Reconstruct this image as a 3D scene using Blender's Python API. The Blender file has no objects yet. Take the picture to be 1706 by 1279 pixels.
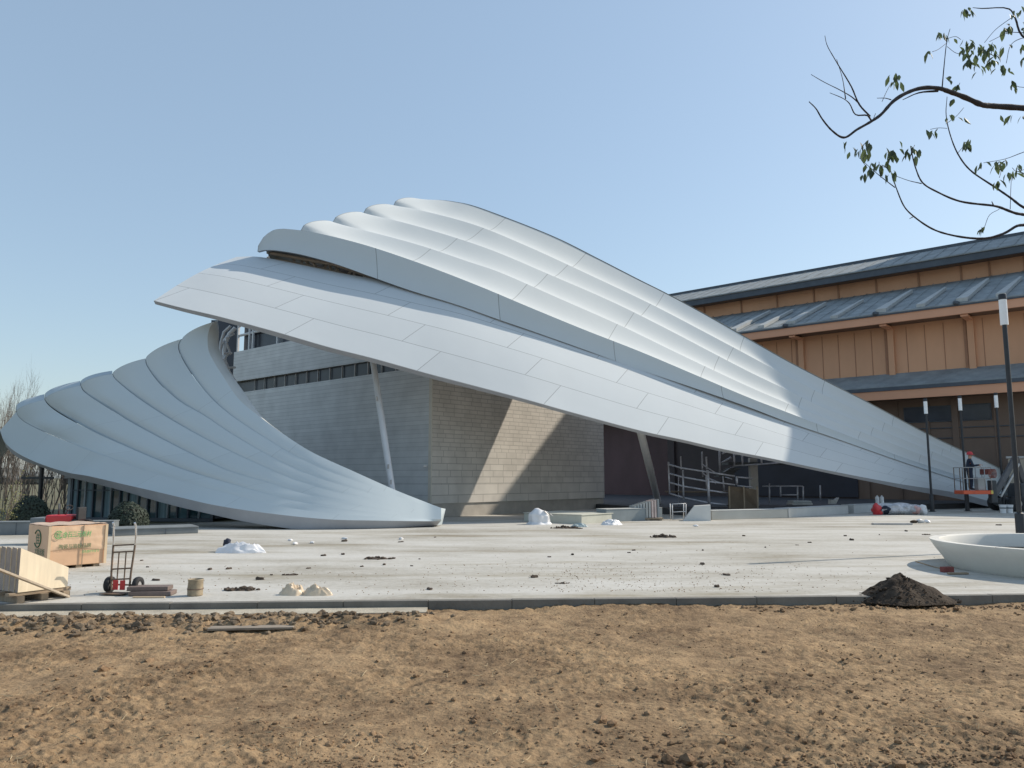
import bpy, bmesh, math, random
from mathutils import Vector, Matrix, noise
random.seed(7)
V = Vector
C = bpy.context.scene.collection
sc = bpy.context.scene

# ------------------------------------------------------------------ camera
F, W, H = 1280.0, 1706.0, 1279.0
EYE = 1.6
PITCH = math.atan((795.0 - H / 2) / F)
cp, sp = math.cos(PITCH), math.sin(PITCH)
cam = bpy.data.cameras.new('camera')
cam.sensor_width = 36.0
cam.lens = 36.0 * F / W
cam.clip_start = 0.05
cam.clip_end = 3000
camo = bpy.data.objects.new('camera', cam)
camo.location = (0, 0, EYE)
camo.rotation_euler = (math.pi / 2 + PITCH, 0, 0)
C.objects.link(camo)
sc.camera = camo

def ray(px, py):
    u = (px - W / 2) / F
    v = (H / 2 - py) / F
    return V((u, cp - v * sp, sp + v * cp))

def A(px, py, Y):                      # point seen at photo pixel px,py at depth Y
    d = ray(px, py)
    return V((0, 0, EYE)) + d * (Y / d.y)

def G(px, py, z=0.0):                  # point of the level z seen at that pixel
    d = ray(px, py)
    return V((0, 0, EYE)) + d * ((z - EYE) / d.z)

def lerp(a, b, t): return a + (b - a) * t

def interp(tab, x):
    if x <= tab[0][0]: return tab[0][1]
    for (x0, y0), (x1, y1) in zip(tab, tab[1:]):
        if x <= x1: return lerp(y0, y1, (x - x0) / (x1 - x0))
    return tab[-1][1]

def smooth_interp(tab, x):             # monotone-ish cubic through the table
    xs = [p[0] for p in tab]; ys = [p[1] for p in tab]
    if x <= xs[0]: return ys[0]
    if x >= xs[-1]: return ys[-1]
    k = max(i for i in range(len(xs) - 1) if xs[i] <= x)
    def slope(i):
        if i == 0: return (ys[1] - ys[0]) / (xs[1] - xs[0])
        if i == len(xs) - 1: return (ys[-1] - ys[-2]) / (xs[-1] - xs[-2])
        a = (ys[i] - ys[i - 1]) / (xs[i] - xs[i - 1]); b = (ys[i + 1] - ys[i]) / (xs[i + 1] - xs[i])
        if a * b <= 0: return 0.0
        return 2 * a * b / (a + b)
    h = xs[k + 1] - xs[k]; t = (x - xs[k]) / h
    m0, m1 = slope(k) * h, slope(k + 1) * h
    return (2*t**3-3*t**2+1)*ys[k] + (t**3-2*t**2+t)*m0 + (-2*t**3+3*t**2)*ys[k+1] + (t**3-t**2)*m1

def catmull(pts, per=14):
    out = []
    n = len(pts)
    for i in range(n - 1):
        p1, p2 = pts[i], pts[i + 1]
        p0 = pts[i - 1] if i else p1 * 2 - p2
        p3 = pts[i + 2] if i + 2 < n else p2 * 2 - p1
        t0 = 0.0; t1 = t0 + max((p1 - p0).length, 1e-6) ** .5; t2 = t1 + max((p2 - p1).length, 1e-6) ** .5; t3 = t2 + max((p3 - p2).length, 1e-6) ** .5
        for j in range(per):
            t = t1 + (t2 - t1) * j / per
            a1 = p0 * ((t1-t)/(t1-t0)) + p1 * ((t-t0)/(t1-t0))
            a2 = p1 * ((t2-t)/(t2-t1)) + p2 * ((t-t1)/(t2-t1))
            a3 = p2 * ((t3-t)/(t3-t2)) + p3 * ((t-t2)/(t3-t2))
            b1 = a1 * ((t2-t)/(t2-t0)) + a2 * ((t-t0)/(t2-t0))
            b2 = a2 * ((t3-t)/(t3-t1)) + a3 * ((t-t1)/(t3-t1))
            out.append(b1 * ((t2-t)/(t2-t1)) + b2 * ((t-t1)/(t2-t1)))
    out.append(pts[-1].copy())
    return out

def resample(pts, n, tab=None):
    d = [0.0]
    for a, b in zip(pts, pts[1:]): d.append(d[-1] + (b - a).length)
    out = []; k = 0
    for i in range(n):
        s = i / (n - 1)
        s *= d[-1]
        while k < len(d) - 2 and d[k + 1] < s: k += 1
        e = d[k + 1] - d[k]
        out.append(pts[k].lerp(pts[k + 1], 0 if e < 1e-9 else min(1, (s - d[k]) / e)))
    return out

# ------------------------------------------------------------------ mesh builder
class MB:
    def __init__(self): self.v = []; self.f = []; self.uv = []; self.mi = []
    def quad_grid(self, rows, uvs=None, flip=False, mi=0):
        b = len(self.v); nr = len(rows); nc = len(rows[0])
        for r in rows: self.v.extend([V(p) for p in r])
        for i in range(nr - 1):
            for j in range(nc - 1):
                q = (b + i*nc + j, b + i*nc + j + 1, b + (i+1)*nc + j + 1, b + (i+1)*nc + j)
                w = [uvs[i][j], uvs[i][j+1], uvs[i+1][j+1], uvs[i+1][j]] if uvs else None
                if flip: q = q[::-1]; w = w[::-1] if w else None
                self.f.append(q); self.uv.append(w); self.mi.append(mi)
        return self
    def face(self, pts, uv=None, mi=0):
        b = len(self.v); self.v.extend([V(p) for p in pts])
        self.f.append(tuple(range(b, b + len(pts)))); self.uv.append(uv); self.mi.append(mi)
        return self
    def box(self, c, s, rz=0.0, M=None, mi=0, bev=0.0):
        R = M if M is not None else Matrix.Rotation(rz, 3, 'Z')
        c = V(c); x, y, z = s[0]/2, s[1]/2, s[2]/2
        if bev <= 0:
            b = len(self.v)
            for p in ((-x,-y,-z),(x,-y,-z),(x,y,-z),(-x,y,-z),(-x,-y,z),(x,-y,z),(x,y,z),(-x,y,z)):
                self.v.append(c + R @ V(p))
            for q in ((3,2,1,0),(4,5,6,7),(0,1,5,4),(1,2,6,5),(2,3,7,6),(3,0,4,7)):
                self.f.append(tuple(b + k for k in q)); self.uv.append(None); self.mi.append(mi)
        else:
            bm = bmesh.new(); bmesh.ops.create_cube(bm, size=1.0)
            for v in bm.verts: v.co = V((v.co.x*s[0], v.co.y*s[1], v.co.z*s[2]))
            bmesh.ops.bevel(bm, geom=list(bm.edges), offset=bev, segments=2, profile=.5, affect='EDGES')
            b = len(self.v)
            for v in bm.verts: self.v.append(c + R @ v.co)
            bm.verts.index_update()
            for f in bm.faces:
                self.f.append(tuple(b + v.index for v in f.verts)); self.uv.append(None); self.mi.append(mi)
            bm.free()
        return self
    def tube(self, pts, r, n=8, cap=True, mi=0):
        pts = [V(p) for p in pts]
        rr = r if isinstance(r, (list, tuple)) else [r] * len(pts)
        b = len(self.v); up = None
        for i, p in enumerate(pts):
            t = (pts[min(i+1, len(pts)-1)] - pts[max(i-1, 0)])
            if t.length < 1e-9: t = V((0, 0, 1))
            t.normalize()
            if up is None:
                up = V((0, 0, 1)) if abs(t.z) < .9 else V((1, 0, 0))
            x = t.cross(up)
            if x.length < 1e-6: x = t.cross(V((.3, 1, .2)))
            x.normalize(); y = x.cross(t).normalized(); up = y
            for k in range(n):
                a = 2*math.pi*k/n
                self.v.append(p + (x*math.cos(a) + y*math.sin(a)) * rr[i])
        for i in range(len(pts)-1):
            for k in range(n):
                self.f.append((b+i*n+k, b+i*n+(k+1)%n, b+(i+1)*n+(k+1)%n, b+(i+1)*n+k)); self.uv.append(None); self.mi.append(mi)
        if cap:
            self.f.append(tuple(b+k for k in range(n))[::-1]); self.uv.append(None); self.mi.append(mi)
            e = b + (len(pts)-1)*n
            self.f.append(tuple(e+k for k in range(n))); self.uv.append(None); self.mi.append(mi)
        return self
    def lathe(self, prof, n=32, c=(0,0,0), axis='Z', mi=0):
        c = V(c); b = len(self.v)
        for (r, z) in prof:
            for k in range(n):
                a = 2*math.pi*k/n
                p = (r*math.cos(a), r*math.sin(a), z)
                if axis == 'X': p = (p[2], p[0], p[1])
                if axis == 'Y': p = (p[0], p[2], p[1])
                self.v.append(c + V(p))
        for i in range(len(prof)-1):
            for k in range(n):
                self.f.append((b+i*n+k, b+i*n+(k+1)%n, b+(i+1)*n+(k+1)%n, b+(i+1)*n+k)); self.uv.append(None); self.mi.append(mi)
        return self
    def prism(self, outline, vec, mi=0):
        n = len(outline); b = len(self.v); vec = V(vec)
        self.v.extend([V(p) for p in outline]); self.v.extend([V(p) + vec for p in outline])
        self.f.append(tuple(range(b, b+n))[::-1]); self.f.append(tuple(range(b+n, b+2*n)))
        for i in range(n): self.f.append((b+i, b+(i+1)%n, b+n+(i+1)%n, b+n+i))
        self.uv.extend([None]*(n+2)); self.mi.extend([mi]*(n+2))
        return self
    def lump(self, c, s, seed=0, sub=1, amp=.25, mi=0, flat=False, rz=None):
        bm = bmesh.new(); bmesh.ops.create_icosphere(bm, subdivisions=sub, radius=1.0)
        b = len(self.v); c = V(c); R = Matrix.Rotation(random.random()*6.28 if rz is None else rz, 3, 'Z')
        for v in bm.verts:
            k = 1 + amp * noise.noise(v.co*1.4 + V((seed*3.1, seed*1.7, seed*.9))) * 1.6
            p = v.co * k
            p = R @ V((p.x*s[0], p.y*s[1], p.z*s[2]))
            self.v.append(c + p)
        bm.verts.index_update()
        for f in bm.faces:
            self.f.append(tuple(b + v.index for v in f.verts)); self.uv.append(None); self.mi.append(mi)
        bm.free()
        return self
    def build(self, name, mat, parent=None, smooth=False, world=True, sharp=None):
        me = bpy.data.meshes.new(name)
        off = V(parent_world(parent)) if (parent is not None and world) else V((0, 0, 0))
        me.from_pydata([tuple(p - off) for p in self.v], [], self.f)
        for m in (mat if isinstance(mat, (list, tuple)) else [mat]): me.materials.append(m)
        if any(self.mi): me.polygons.foreach_set('material_index', self.mi)
        if any(u is not None for u in self.uv):
            l = me.uv_layers.new(name='UVMap')
            k = 0
            for f, u in zip(self.f, self.uv):
                for i in range(len(f)):
                    l.data[k].uv = u[i] if u else (0, 0)
                    k += 1
        if smooth:
            me.polygons.foreach_set('use_smooth', [True]*len(me.polygons))
            if sharp is not None:
                try: me.set_sharp_from_angle(angle=math.radians(sharp))
                except Exception: pass
        me.validate(); me.update()
        o = bpy.data.objects.new(name, me)
        C.objects.link(o)
        if parent is not None: o.parent = parent
        return o

def parent_world(o):
    p = V((0, 0, 0))
    while o is not None:
        p += o.location; o = o.parent
    return p

def tag(o, label=None, cat=None, group=None, kind=None):
    if label: o['label'] = label
    if cat: o['category'] = cat
    if group: o['group'] = group
    if kind: o['kind'] = kind
    return o

def thing(name, label, cat, loc=(0, 0, 0), rz=0.0, group=None):
    o = bpy.data.objects.new(name, None)
    o.empty_display_size = .2
    o.location = loc; o.rotation_euler = (0, 0, rz)
    C.objects.link(o)
    return tag(o, label, cat, group)

def copy_tree(o, parent=None):
    c = o.copy(); C.objects.link(c)
    if parent is not None: c.parent = parent
    for ch in list(o.children): copy_tree(ch, c)
    return c

# ------------------------------------------------------------------ materials
def new_mat(name):
    m = bpy.data.materials.new(name); m.use_nodes = True
    nt = m.node_tree
    return m, nt, nt.nodes['Principled BSDF'], nt.nodes['Material Output']

def N(nt, t, **kw):
    n = nt.nodes.new(t)
    for k, v in kw.items():
        if k in n.inputs: n.inputs[k].default_value = v
        else: setattr(n, k, v)
    return n

def ramp(nt, stops):
    r = nt.nodes.new('ShaderNodeValToRGB')
    el = r.color_ramp.elements
    while len(el) < len(stops): el.new(.5)
    for e, (p, c) in zip(el, stops):
        e.position = p; e.color = (*c, 1) if len(c) == 3 else c
    return r

def mat(name, col, rough=.6, var=.12, scale=3.0, bump=0.0, bscale=40.0, metal=0.0, stretch=(1, 1, 1), col2=None, spec=.5, detail=5.0, contrast=(.3, .7)):
    m, nt, b, out = new_mat(name)
    tc = N(nt, 'ShaderNodeTexCoord'); mp = N(nt, 'ShaderNodeMapping')
    mp.inputs['Scale'].default_value = stretch
    nt.links.new(tc.outputs['Object'], mp.inputs['Vector'])
    nz = N(nt, 'ShaderNodeTexNoise', Scale=scale, Detail=detail, Roughness=.6)
    nt.links.new(mp.outputs['Vector'], nz.inputs['Vector'])
    c1 = tuple(x*(1-var) for x in col); c2 = tuple(min(1, x*(1+var)) for x in (col2 or col))
    r = ramp(nt, [(contrast[0], c1), (contrast[1], c2)])
    nt.links.new(nz.outputs['Fac'], r.inputs['Fac'])
    nt.links.new(r.outputs['Color'], b.inputs['Base Color'])
    b.inputs['Roughness'].default_value = rough
    b.inputs['Metallic'].default_value = metal
    b.inputs['Specular IOR Level'].default_value = spec
    if bump > 0:
        n2 = N(nt, 'ShaderNodeTexNoise', Scale=bscale, Detail=6.0)
        nt.links.new(mp.outputs['Vector'], n2.inputs['Vector'])
        bp = N(nt, 'ShaderNodeBump', Strength=bump, Distance=.02)
        nt.links.new(n2.outputs['Fac'], bp.inputs['Height'])
        nt.links.new(bp.outputs['Normal'], b.inputs['Normal'])
    return m

def math_node(nt, op, a, b=None, c=None):
    n = nt.nodes.new('ShaderNodeMath'); n.operation = op
    for i, x in enumerate((a, b, c)):
        if x is None: continue
        if isinstance(x, (int, float)): n.inputs[i].default_value = x
        else: nt.links.new(x, n.inputs[i])
    return n.outputs[0]

def panel_mat(name, col, plen, rows, joint_u=.02, joint_v=.006, tone=.05, stag=.45, rough=.8, dark=.35, skew=0.0):
    """Cladding panels: UV u = metres along, v = 0..1 across the strip, 'rows' panel rows."""
    m, nt, b, out = new_mat(name)
    uv = N(nt, 'ShaderNodeUVMap'); sx = N(nt, 'ShaderNodeSeparateXYZ')
    nt.links.new(uv.outputs['UV'], sx.inputs[0])
    vr = math_node(nt, 'MULTIPLY', sx.outputs['Y'], rows)
    row = math_node(nt, 'FLOOR', vr)
    vf = math_node(nt, 'FRACT', vr)
    u0 = math_node(nt, 'ADD', sx.outputs['X'], math_node(nt, 'MULTIPLY', sx.outputs['Y'], skew))
    u1 = math_node(nt, 'ADD', math_node(nt, 'DIVIDE', u0, plen), math_node(nt, 'MULTIPLY', row, stag))
    colu = math_node(nt, 'FLOOR', u1)
    uf = math_node(nt, 'FRACT', u1)
    ju = math_node(nt, 'LESS_THAN', uf, joint_u/plen)
    if rows > 1:
        jv = math_node(nt, 'LESS_THAN', vf, joint_v*rows)
        jt = math_node(nt, 'MAXIMUM', ju, jv)
    else:
        jt = ju
    cb = N(nt, 'ShaderNodeCombineXYZ'); nt.links.new(colu, cb.inputs[0]); nt.links.new(row, cb.inputs[1])
    wn = N(nt, 'ShaderNodeTexWhiteNoise'); wn.noise_dimensions = '2D'; nt.links.new(cb.outputs[0], wn.inputs['Vector'])
    tc = N(nt, 'ShaderNodeTexCoord')
    nz = N(nt, 'ShaderNodeTexNoise', Scale=.5, Detail=7.0, Roughness=.65)
    nt.links.new(tc.outputs['Object'], nz.inputs['Vector'])
    k = math_node(nt, 'ADD', math_node(nt, 'MULTIPLY', wn.outputs['Value'], tone), math_node(nt, 'MULTIPLY', nz.outputs['Fac'], tone*2.2))
    k = math_node(nt, 'ADD', k, 1 - tone*1.6)
    k = math_node(nt, 'MULTIPLY', k, math_node(nt, 'SUBTRACT', 1.0, math_node(nt, 'MULTIPLY', jt, 1-dark)))
    mx = N(nt, 'ShaderNodeVectorMath'); mx.operation = 'SCALE'
    mx.inputs[0].default_value = col
    nt.links.new(k, mx.inputs['Scale'])
    nt.links.new(mx.outputs[0], b.inputs['Base Color'])
    b.inputs['Roughness'].default_value = rough; b.inputs['Specular IOR Level'].default_value = .12
    n2 = N(nt, 'ShaderNodeTexNoise', Scale=.9, Detail=3.0)
    nt.links.new(tc.outputs['Object'], n2.inputs['Vector'])
    bp = N(nt, 'ShaderNodeBump', Strength=.12, Distance=.08)
    nt.links.new(n2.outputs['Fac'], bp.inputs['Height']); nt.links.new(bp.outputs['Normal'], b.inputs['Normal'])
    return m

def tile_mat(name, col, wide=1.0, mort=.62):
    """Stone tile courses on UV in metres; taller courses low down on the wall."""
    m, nt, b, out = new_mat(name)
    uv = N(nt, 'ShaderNodeUVMap'); sx = N(nt, 'ShaderNodeSeparateXYZ')
    nt.links.new(uv.outputs['UV'], sx.inputs[0])
    cols = []; facs = []
    for (bw, rh, ms) in ((.62*wide, .178, .012), (.86*wide, .27, .014), (1.5*wide, .44, .016)):
        t = N(nt, 'ShaderNodeTexBrick', Scale=1.0)
        t.inputs['Brick Width'].default_value = bw; t.inputs['Row Height'].default_value = rh
        t.inputs['Mortar Size'].default_value = ms; t.inputs['Mortar Smooth'].default_value = .0
        t.inputs['Bias'].default_value = 0.0
        t.inputs['Color1'].default_value = (*[x*.95 for x in col], 1)
        t.inputs['Color2'].default_value = (*[min(1, x*1.05) for x in col], 1)
        t.inputs['Mortar'].default_value = (*[x*mort for x in col], 1)
        t.offset = .37; t.squash = .75; t.squash_frequency = 3
        nt.links.new(uv.outputs['UV'], t.inputs['Vector'])
        cols.append(t.outputs['Color']); facs.append(t.outputs['Fac'])
    g1 = math_node(nt, 'LESS_THAN', sx.outputs['Y'], 2.70)
    g2 = math_node(nt, 'LESS_THAN', sx.outputs['Y'], 1.32)
    def mixc(f, a, c):
        n = N(nt, 'ShaderNodeMix'); n.data_type = 'RGBA'
        nt.links.new(f, n.inputs[0]); nt.links.new(a, n.inputs[6]); nt.links.new(c, n.inputs[7]); return n.outputs[2]
    c = mixc(g2, mixc(g1, cols[0], cols[1]), cols[2])
    tc = N(nt, 'ShaderNodeTexCoord'); nz = N(nt, 'ShaderNodeTexNoise', Scale=1.4, Detail=6.0)
    nt.links.new(tc.outputs['Object'], nz.inputs['Vector'])
    r = ramp(nt, [(.3, (.88,)*3), (.7, (1.06,)*3)]); nt.links.new(nz.outputs['Fac'], r.inputs['Fac'])
    mm = N(nt, 'ShaderNodeMix'); mm.data_type = 'RGBA'; mm.blend_type = 'MULTIPLY'; mm.inputs[0].default_value = 1
    nt.links.new(c, mm.inputs[6]); nt.links.new(r.outputs['Color'], mm.inputs[7])
    nt.links.new(mm.outputs[2], b.inputs['Base Color'])
    b.inputs['Roughness'].default_value = .7
    return m

def glass_mat(name, tint=(.05, .08, .1), rough=.08, spec=.8):
    m, nt, b, out = new_mat(name)
    tc = N(nt, 'ShaderNodeTexCoord'); nz = N(nt, 'ShaderNodeTexNoise', Scale=.8, Detail=2.0)
    nt.links.new(tc.outputs['Object'], nz.inputs['Vector'])
    r = ramp(nt, [(.3, tuple(x*.7 for x in tint)), (.7, tuple(x*1.3 for x in tint))])
    nt.links.new(nz.outputs['Fac'], r.inputs['Fac']); nt.links.new(r.outputs['Color'], b.inputs['Base Color'])
    b.inputs['Roughness'].default_value = rough
    b.inputs['Specular IOR Level'].default_value = spec
    bp = N(nt, 'ShaderNodeBump', Strength=.06, Distance=.1); nt.links.new(nz.outputs['Fac'], bp.inputs['Height']); nt.links.new(bp.outputs['Normal'], b.inputs['Normal'])
    return m

M_white = panel_mat('white_cladding', (.55, .585, .605), 4.7, 4, joint_u=.022, joint_v=.0045, tone=.05, stag=.31, skew=-2.0, dark=.5)
M_rib = panel_mat('white_rib_cladding', (.56, .592, .60), 4.4, 1, joint_u=.03, tone=.035, dark=.62)
M_fascia = panel_mat('white_fascia_cladding', (.52, .585, .63), 5.2, 1, joint_u=.03, tone=.03, dark=.5)
M_lshell = panel_mat('white_shell_skin', (.51, .575, .605), 3.4, 1, joint_u=.022, tone=.03, dark=.86)
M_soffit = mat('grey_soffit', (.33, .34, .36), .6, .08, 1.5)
M_rim = mat('pale_rim_lining', (.50, .52, .51), .6, .06, 1.0)
M_steel = mat('grey_steel', (.45, .43, .41), .5, .12, 4, metal=.2)
M_whitesteel = mat('white_painted_steel', (.66, .66, .66), .45, .05, 3)
M_dark = mat('dark_interior', (.035, .038, .045), .8, .2, 1.0)
M_tile = tile_mat('beige_stone_tile', (.62, .585, .535))
M_siding = tile_mat('grey_stone_siding', (.66, .66, .65), 60.0, .78)
M_plinth = mat('grey_stone_plinth', (.40, .37, .33), .7, .15, 2)
M_glass = glass_mat('dark_glass', (.045, .05, .065), .25, .35)
M_glass_teal = glass_mat('teal_glass', (.06, .12, .14), .06)
M_orange = mat('orange_cladding', (.66, .355, .205), .6, .10, .35, stretch=(1, 1, .4), bump=.05, bscale=2)
M_fasc_or = mat('orange_fascia', (.68, .345, .205), .5, .06, .5)
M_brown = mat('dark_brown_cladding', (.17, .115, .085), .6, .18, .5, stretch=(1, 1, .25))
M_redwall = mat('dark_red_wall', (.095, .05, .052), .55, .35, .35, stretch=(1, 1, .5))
M_joint = mat('dark_joint', (.37, .19, .11), .7, .1, 3)
M_slate = mat('blue_grey_slate', (.27, .295, .305), .85, .22, 1.2, bump=.3, bscale=14, spec=.2)
M_slate_dark = mat('dark_slate_edge', (.07, .085, .105), .6, .15, 2)
M_cap = mat('pale_ridge_cap', (.42, .43, .42), .6, .1, 3)
M_black = mat('black_painted_metal', (.018, .02, .026), .4, .2, 6)
M_lampglass = mat('white_lamp_diffuser', (.86, .86, .86), .35, .03, 4)
M_shadeglaze = mat('shaded_navy_glazing', (.022, .026, .04), .5, .3, .4)  # near-black navy that carries the deep shade under the canopy
M_shadewall = mat('shaded_umber_wall', (.055, .042, .042), .6, .25, .5)  # brown wall with the shade under the canopy painted in
# ------------------------------------------------------------------ the shells
def loft(ca, cb, nu, nv, prof=None, uvlen=None, ta=None):
    a = resample(ca, nu); b = resample(cb, nu)
    rows = []; uvs = []
    L = [0.0]
    for i in range(1, nu): L.append(L[-1] + ((a[i]-a[i-1]).length + (b[i]-b[i-1]).length)/2)
    for i in range(nu):
        ia, ib = max(i-1, 0), min(i+1, nu-1)
        t = (a[ib]-a[ia]) + (b[ib]-b[ia])
        n = t.cross(b[i]-a[i])
        if n.length < 1e-9: n = V((0, -1, .5))
        n.normalize()
        mid = (a[i]+b[i])/2
        if n.dot(V((0, 0, EYE)) - mid) < 0: n = -n
        r = []; q = []
        for j in range(nv):
            v = j/(nv-1)
            p = a[i].lerp(b[i], v)
            if prof: p = p + n * prof(i/(nu-1), v, (b[i]-a[i]).length)
            r.append(p); q.append((L[i], v))
        rows.append(r); uvs.append(q)
    return rows, uvs

def pts(lst): return [A(*p) for p in lst]

# ---- right hand canopy -------------------------------------------------------
visor_bottom = [(256,501,26.6),(307,514,26.5),(359,526,26.5),(456,552,26.6),(553,580,26.8),(617,596,27.0),(714,623,27.35),(779,640,27.6),(874,665,28.0),(945,685,28.5),(1073,719,29.5),(1141,733.5,30.2),(1199,747,30.9),(1281,763,31.9),(1381,784,33.6),(1498,806,36.3),(1597,821.5,38.9),(1650,835,40.3),(1705,846,42)]
visor_top0 = [(395,427.5,30.9),(430,427.5,30.7),(488,438,30.5),(569,455,30.35),(634,468,30.25),(714,490,30.25),(779,509,30.35),(874,545,30.75),(962,577,31.3),(1058,612,32.0),(1162,649,32.8),(1250,681,33.6),(1375,726,34.9),(1500,770,37.1),(1600,803,39.3),(1650,820,40.5),(1705,836,42.1)]
visor_top = []
for x, y, Y in visor_top0:
    yb = interp([(p[0], p[1]) for p in visor_bottom], x); Yb = interp([(p[0], p[2]) for p in visor_bottom], x)
    k = min(1, max(0, (x-560)/400)); k = .16*k*k*(3-2*k)*min(1, max(0, (1705-x)/200))
    visor_top.append((x, y+(y-yb)*k, Y+(Y-Yb)*k))
band_tab = [(430,30.3),(553,29.98),(682,29.88),(779,30.0),(874,30.42),(962,31.0),(1058,31.8),(1162,32.5),(1250,33.3),(1375,34.75),(1500,37),(1600,39.25),(1705,42)]
band_bottom = [(429,419),(443,416),(488,421),(553,437.5),(617,460),(682,483),(747,503),(779,513.5),(829,531.5),(874,547),(962,578),(1058,613),(1162,648),(1250,679),(1310,702),(1375,724),(1500,768),(1600,801),(1650,818),(1705,832)]
band_bottom = [(x, y, smooth_interp(band_tab, x)) for x, y in band_bottom]
crease = {
 'c1b': [(430,409),(440,394),(455,383.5),(468,381),(482,381.5),(520,386.5),(600,405.5),(700,438.5),(800,477),(881,511),(971,548),(1068,586),(1165,627),(1250,663),(1310,686),(1375,711),(1450,740),(1500,760),(1600,793),(1650,812),(1705,826)],
 'c12': [(554,370),(585,378),(617,386),(700,408.5),(780,435.5),(829,452),(933,497.5),(1036,543),(1133,590),(1250,645),(1311,671),(1351,687),(1450,725),(1600,782),(1650,802),(1705,820)],
 'c23': [(605,355),(650,365),(700,378),(810,413),(920,459),(1023,504),(1100,542),(1250,620),(1315,651),(1359,673),(1450,710),(1600,771),(1650,793),(1705,814)],
 'c34': [(655,343),(675,345),(700,350),(790,374),(881,411),(984,458.5),(1088,508),(1178,555),(1223,579),(1300,620),(1370,656),(1450,693),(1600,760),(1650,784),(1705,808)],
 'sil': [(698,332.8),(732,333),(756,336),(781,341),(839,361.5),(926,396.5),(991,429),(1065,467),(1107,488),(1184,529.5),(1250,567),(1310,601),(1381,638),(1447,671.5),(1544,723),(1605,752),(1664,780),(1705,802)],
}
gtab = [(430,1.0),(800,1.02),(1000,.94),(1060,.84),(1107,.75),(1184,.58),(1250,.45),(1375,.25),(1500,.12),(1600,.07),(1705,.02)]
order = ['c1b', 'c12', 'c23', 'c34', 'sil']
C3 = {}
for k, nm in enumerate(order):
    C3[nm] = [A(x, y, smooth_interp(band_tab, x) - .10*interp([(1300,1),(1600,.2)],x) + 1.62*k*smooth_interp(gtab, x)) for x, y in crease[nm]]
canopy = thing('shell_canopy', 'huge white ribbed shell canopy rising to a high crest and tapering down to the right', 'canopy', (2, 31, 0))
# lower leaf
ca, cb = catmull(pts(visor_bottom)), catmull(pts(visor_top))
rows, uvs = loft(ca, cb, 170, 10, lambda u, v, L: .03*L*math.sin(math.pi*v))
mb = MB().quad_grid(rows, uvs)
visor = mb.build('lower_leaf', M_white, canopy, smooth=True)
# rim below the lower leaf
a = resample(ca, 170)
lip_h = [(0, .10), (.12, .16), (.35, .10), (.62, .10), (.72, .14), (.8, .24), (.9, .30), (1, .25)]
lip = [a, [p + V((0.02, .10, -interp(lip_h, i/169))) for i, p in enumerate(a)], [p + V((0.05, .9, .25)) for p in a]]
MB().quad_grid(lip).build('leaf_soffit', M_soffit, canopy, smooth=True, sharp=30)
# hidden back of the lower leaf
bk = [[p + V((0, .95, .25)) for p in a], [p + V((0, .55, -.35)) for p in resample(cb, 170)]]
MB().quad_grid(bk, flip=True).build('leaf_back', M_soffit, canopy, smooth=True)
# fascia band
rows, uvs = loft(catmull(pts(band_bottom)), catmull(C3['c1b']), 170, 6, lambda u, v, L: -.05*L*math.sin(math.pi*v))
MB().quad_grid(rows, uvs).build('fascia', M_fascia, canopy, smooth=True)
bb = resample(catmull(pts(band_bottom)), 170)
und = [bb, [p + V((0.03, .14, -.0)) for p in bb], [p + V((.05, .5, .35)) for p in bb]]
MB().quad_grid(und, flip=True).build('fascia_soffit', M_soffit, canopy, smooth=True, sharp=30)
# ribs
def rib_prof(u, v, L):
    fade = max(0.0, 1 - .80*u)
    cove = -.135*L*math.sin(math.pi*v**.8)*fade*min(1, .35+u/.16)
    bump = (.17*L*math.sin(math.pi*v**.7)**.7) * max(0, 1-u/.06)**2
    return cove + bump
for lo, hi in zip(order, order[1:]):
    la = [p for p in C3[lo]]
    if lo == 'c1b': la = la[5:]; la.insert(0, A(501,383.3, smooth_interp(band_tab, 501)-.10))
    rows, uvs = loft(catmull(la), catmull(C3[hi]), 190, 14, rib_prof)
    m = MB().quad_grid(rows, uvs)
    # closing sheet behind the rounded left end of the rib
    left = rows[0]
    m.quad_grid([left, [p + V((.25, .7, -.12)) for p in left], [p + V((.6, 2.2, -1.4)) for p in left]], flip=True)
    m.build('rib', M_rib, canopy, smooth=True)
# tread behind the top of the fascia at the far left, and the back slope of the crest
tl = catmull(C3['c1b'])[:75]
m = MB().quad_grid([tl, [p + V((.1, .8, -.02)) for p in tl], [p + V((.4, 1.9, -.9)) for p in tl]])
m.build('fascia_cap', M_rib, canopy, smooth=True)
sl = resample(catmull(C3['sil']), 120)
def backs(i, k):
    u = i/119
    w = interp([(0, 1), (.12, 1), (.26, .05), (1, .03)], u)
    return V((.1, [.0, .9, 3.0, 6.0][k]*w + .01*k, [0, -.12, -1.4, -4.5][k]*w - .03*k))
MB().quad_grid([[p + backs(i, k) for i, p in enumerate(sl)] for k in range(4)]).build('crest_back', M_rib, canopy, smooth=True)
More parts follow.
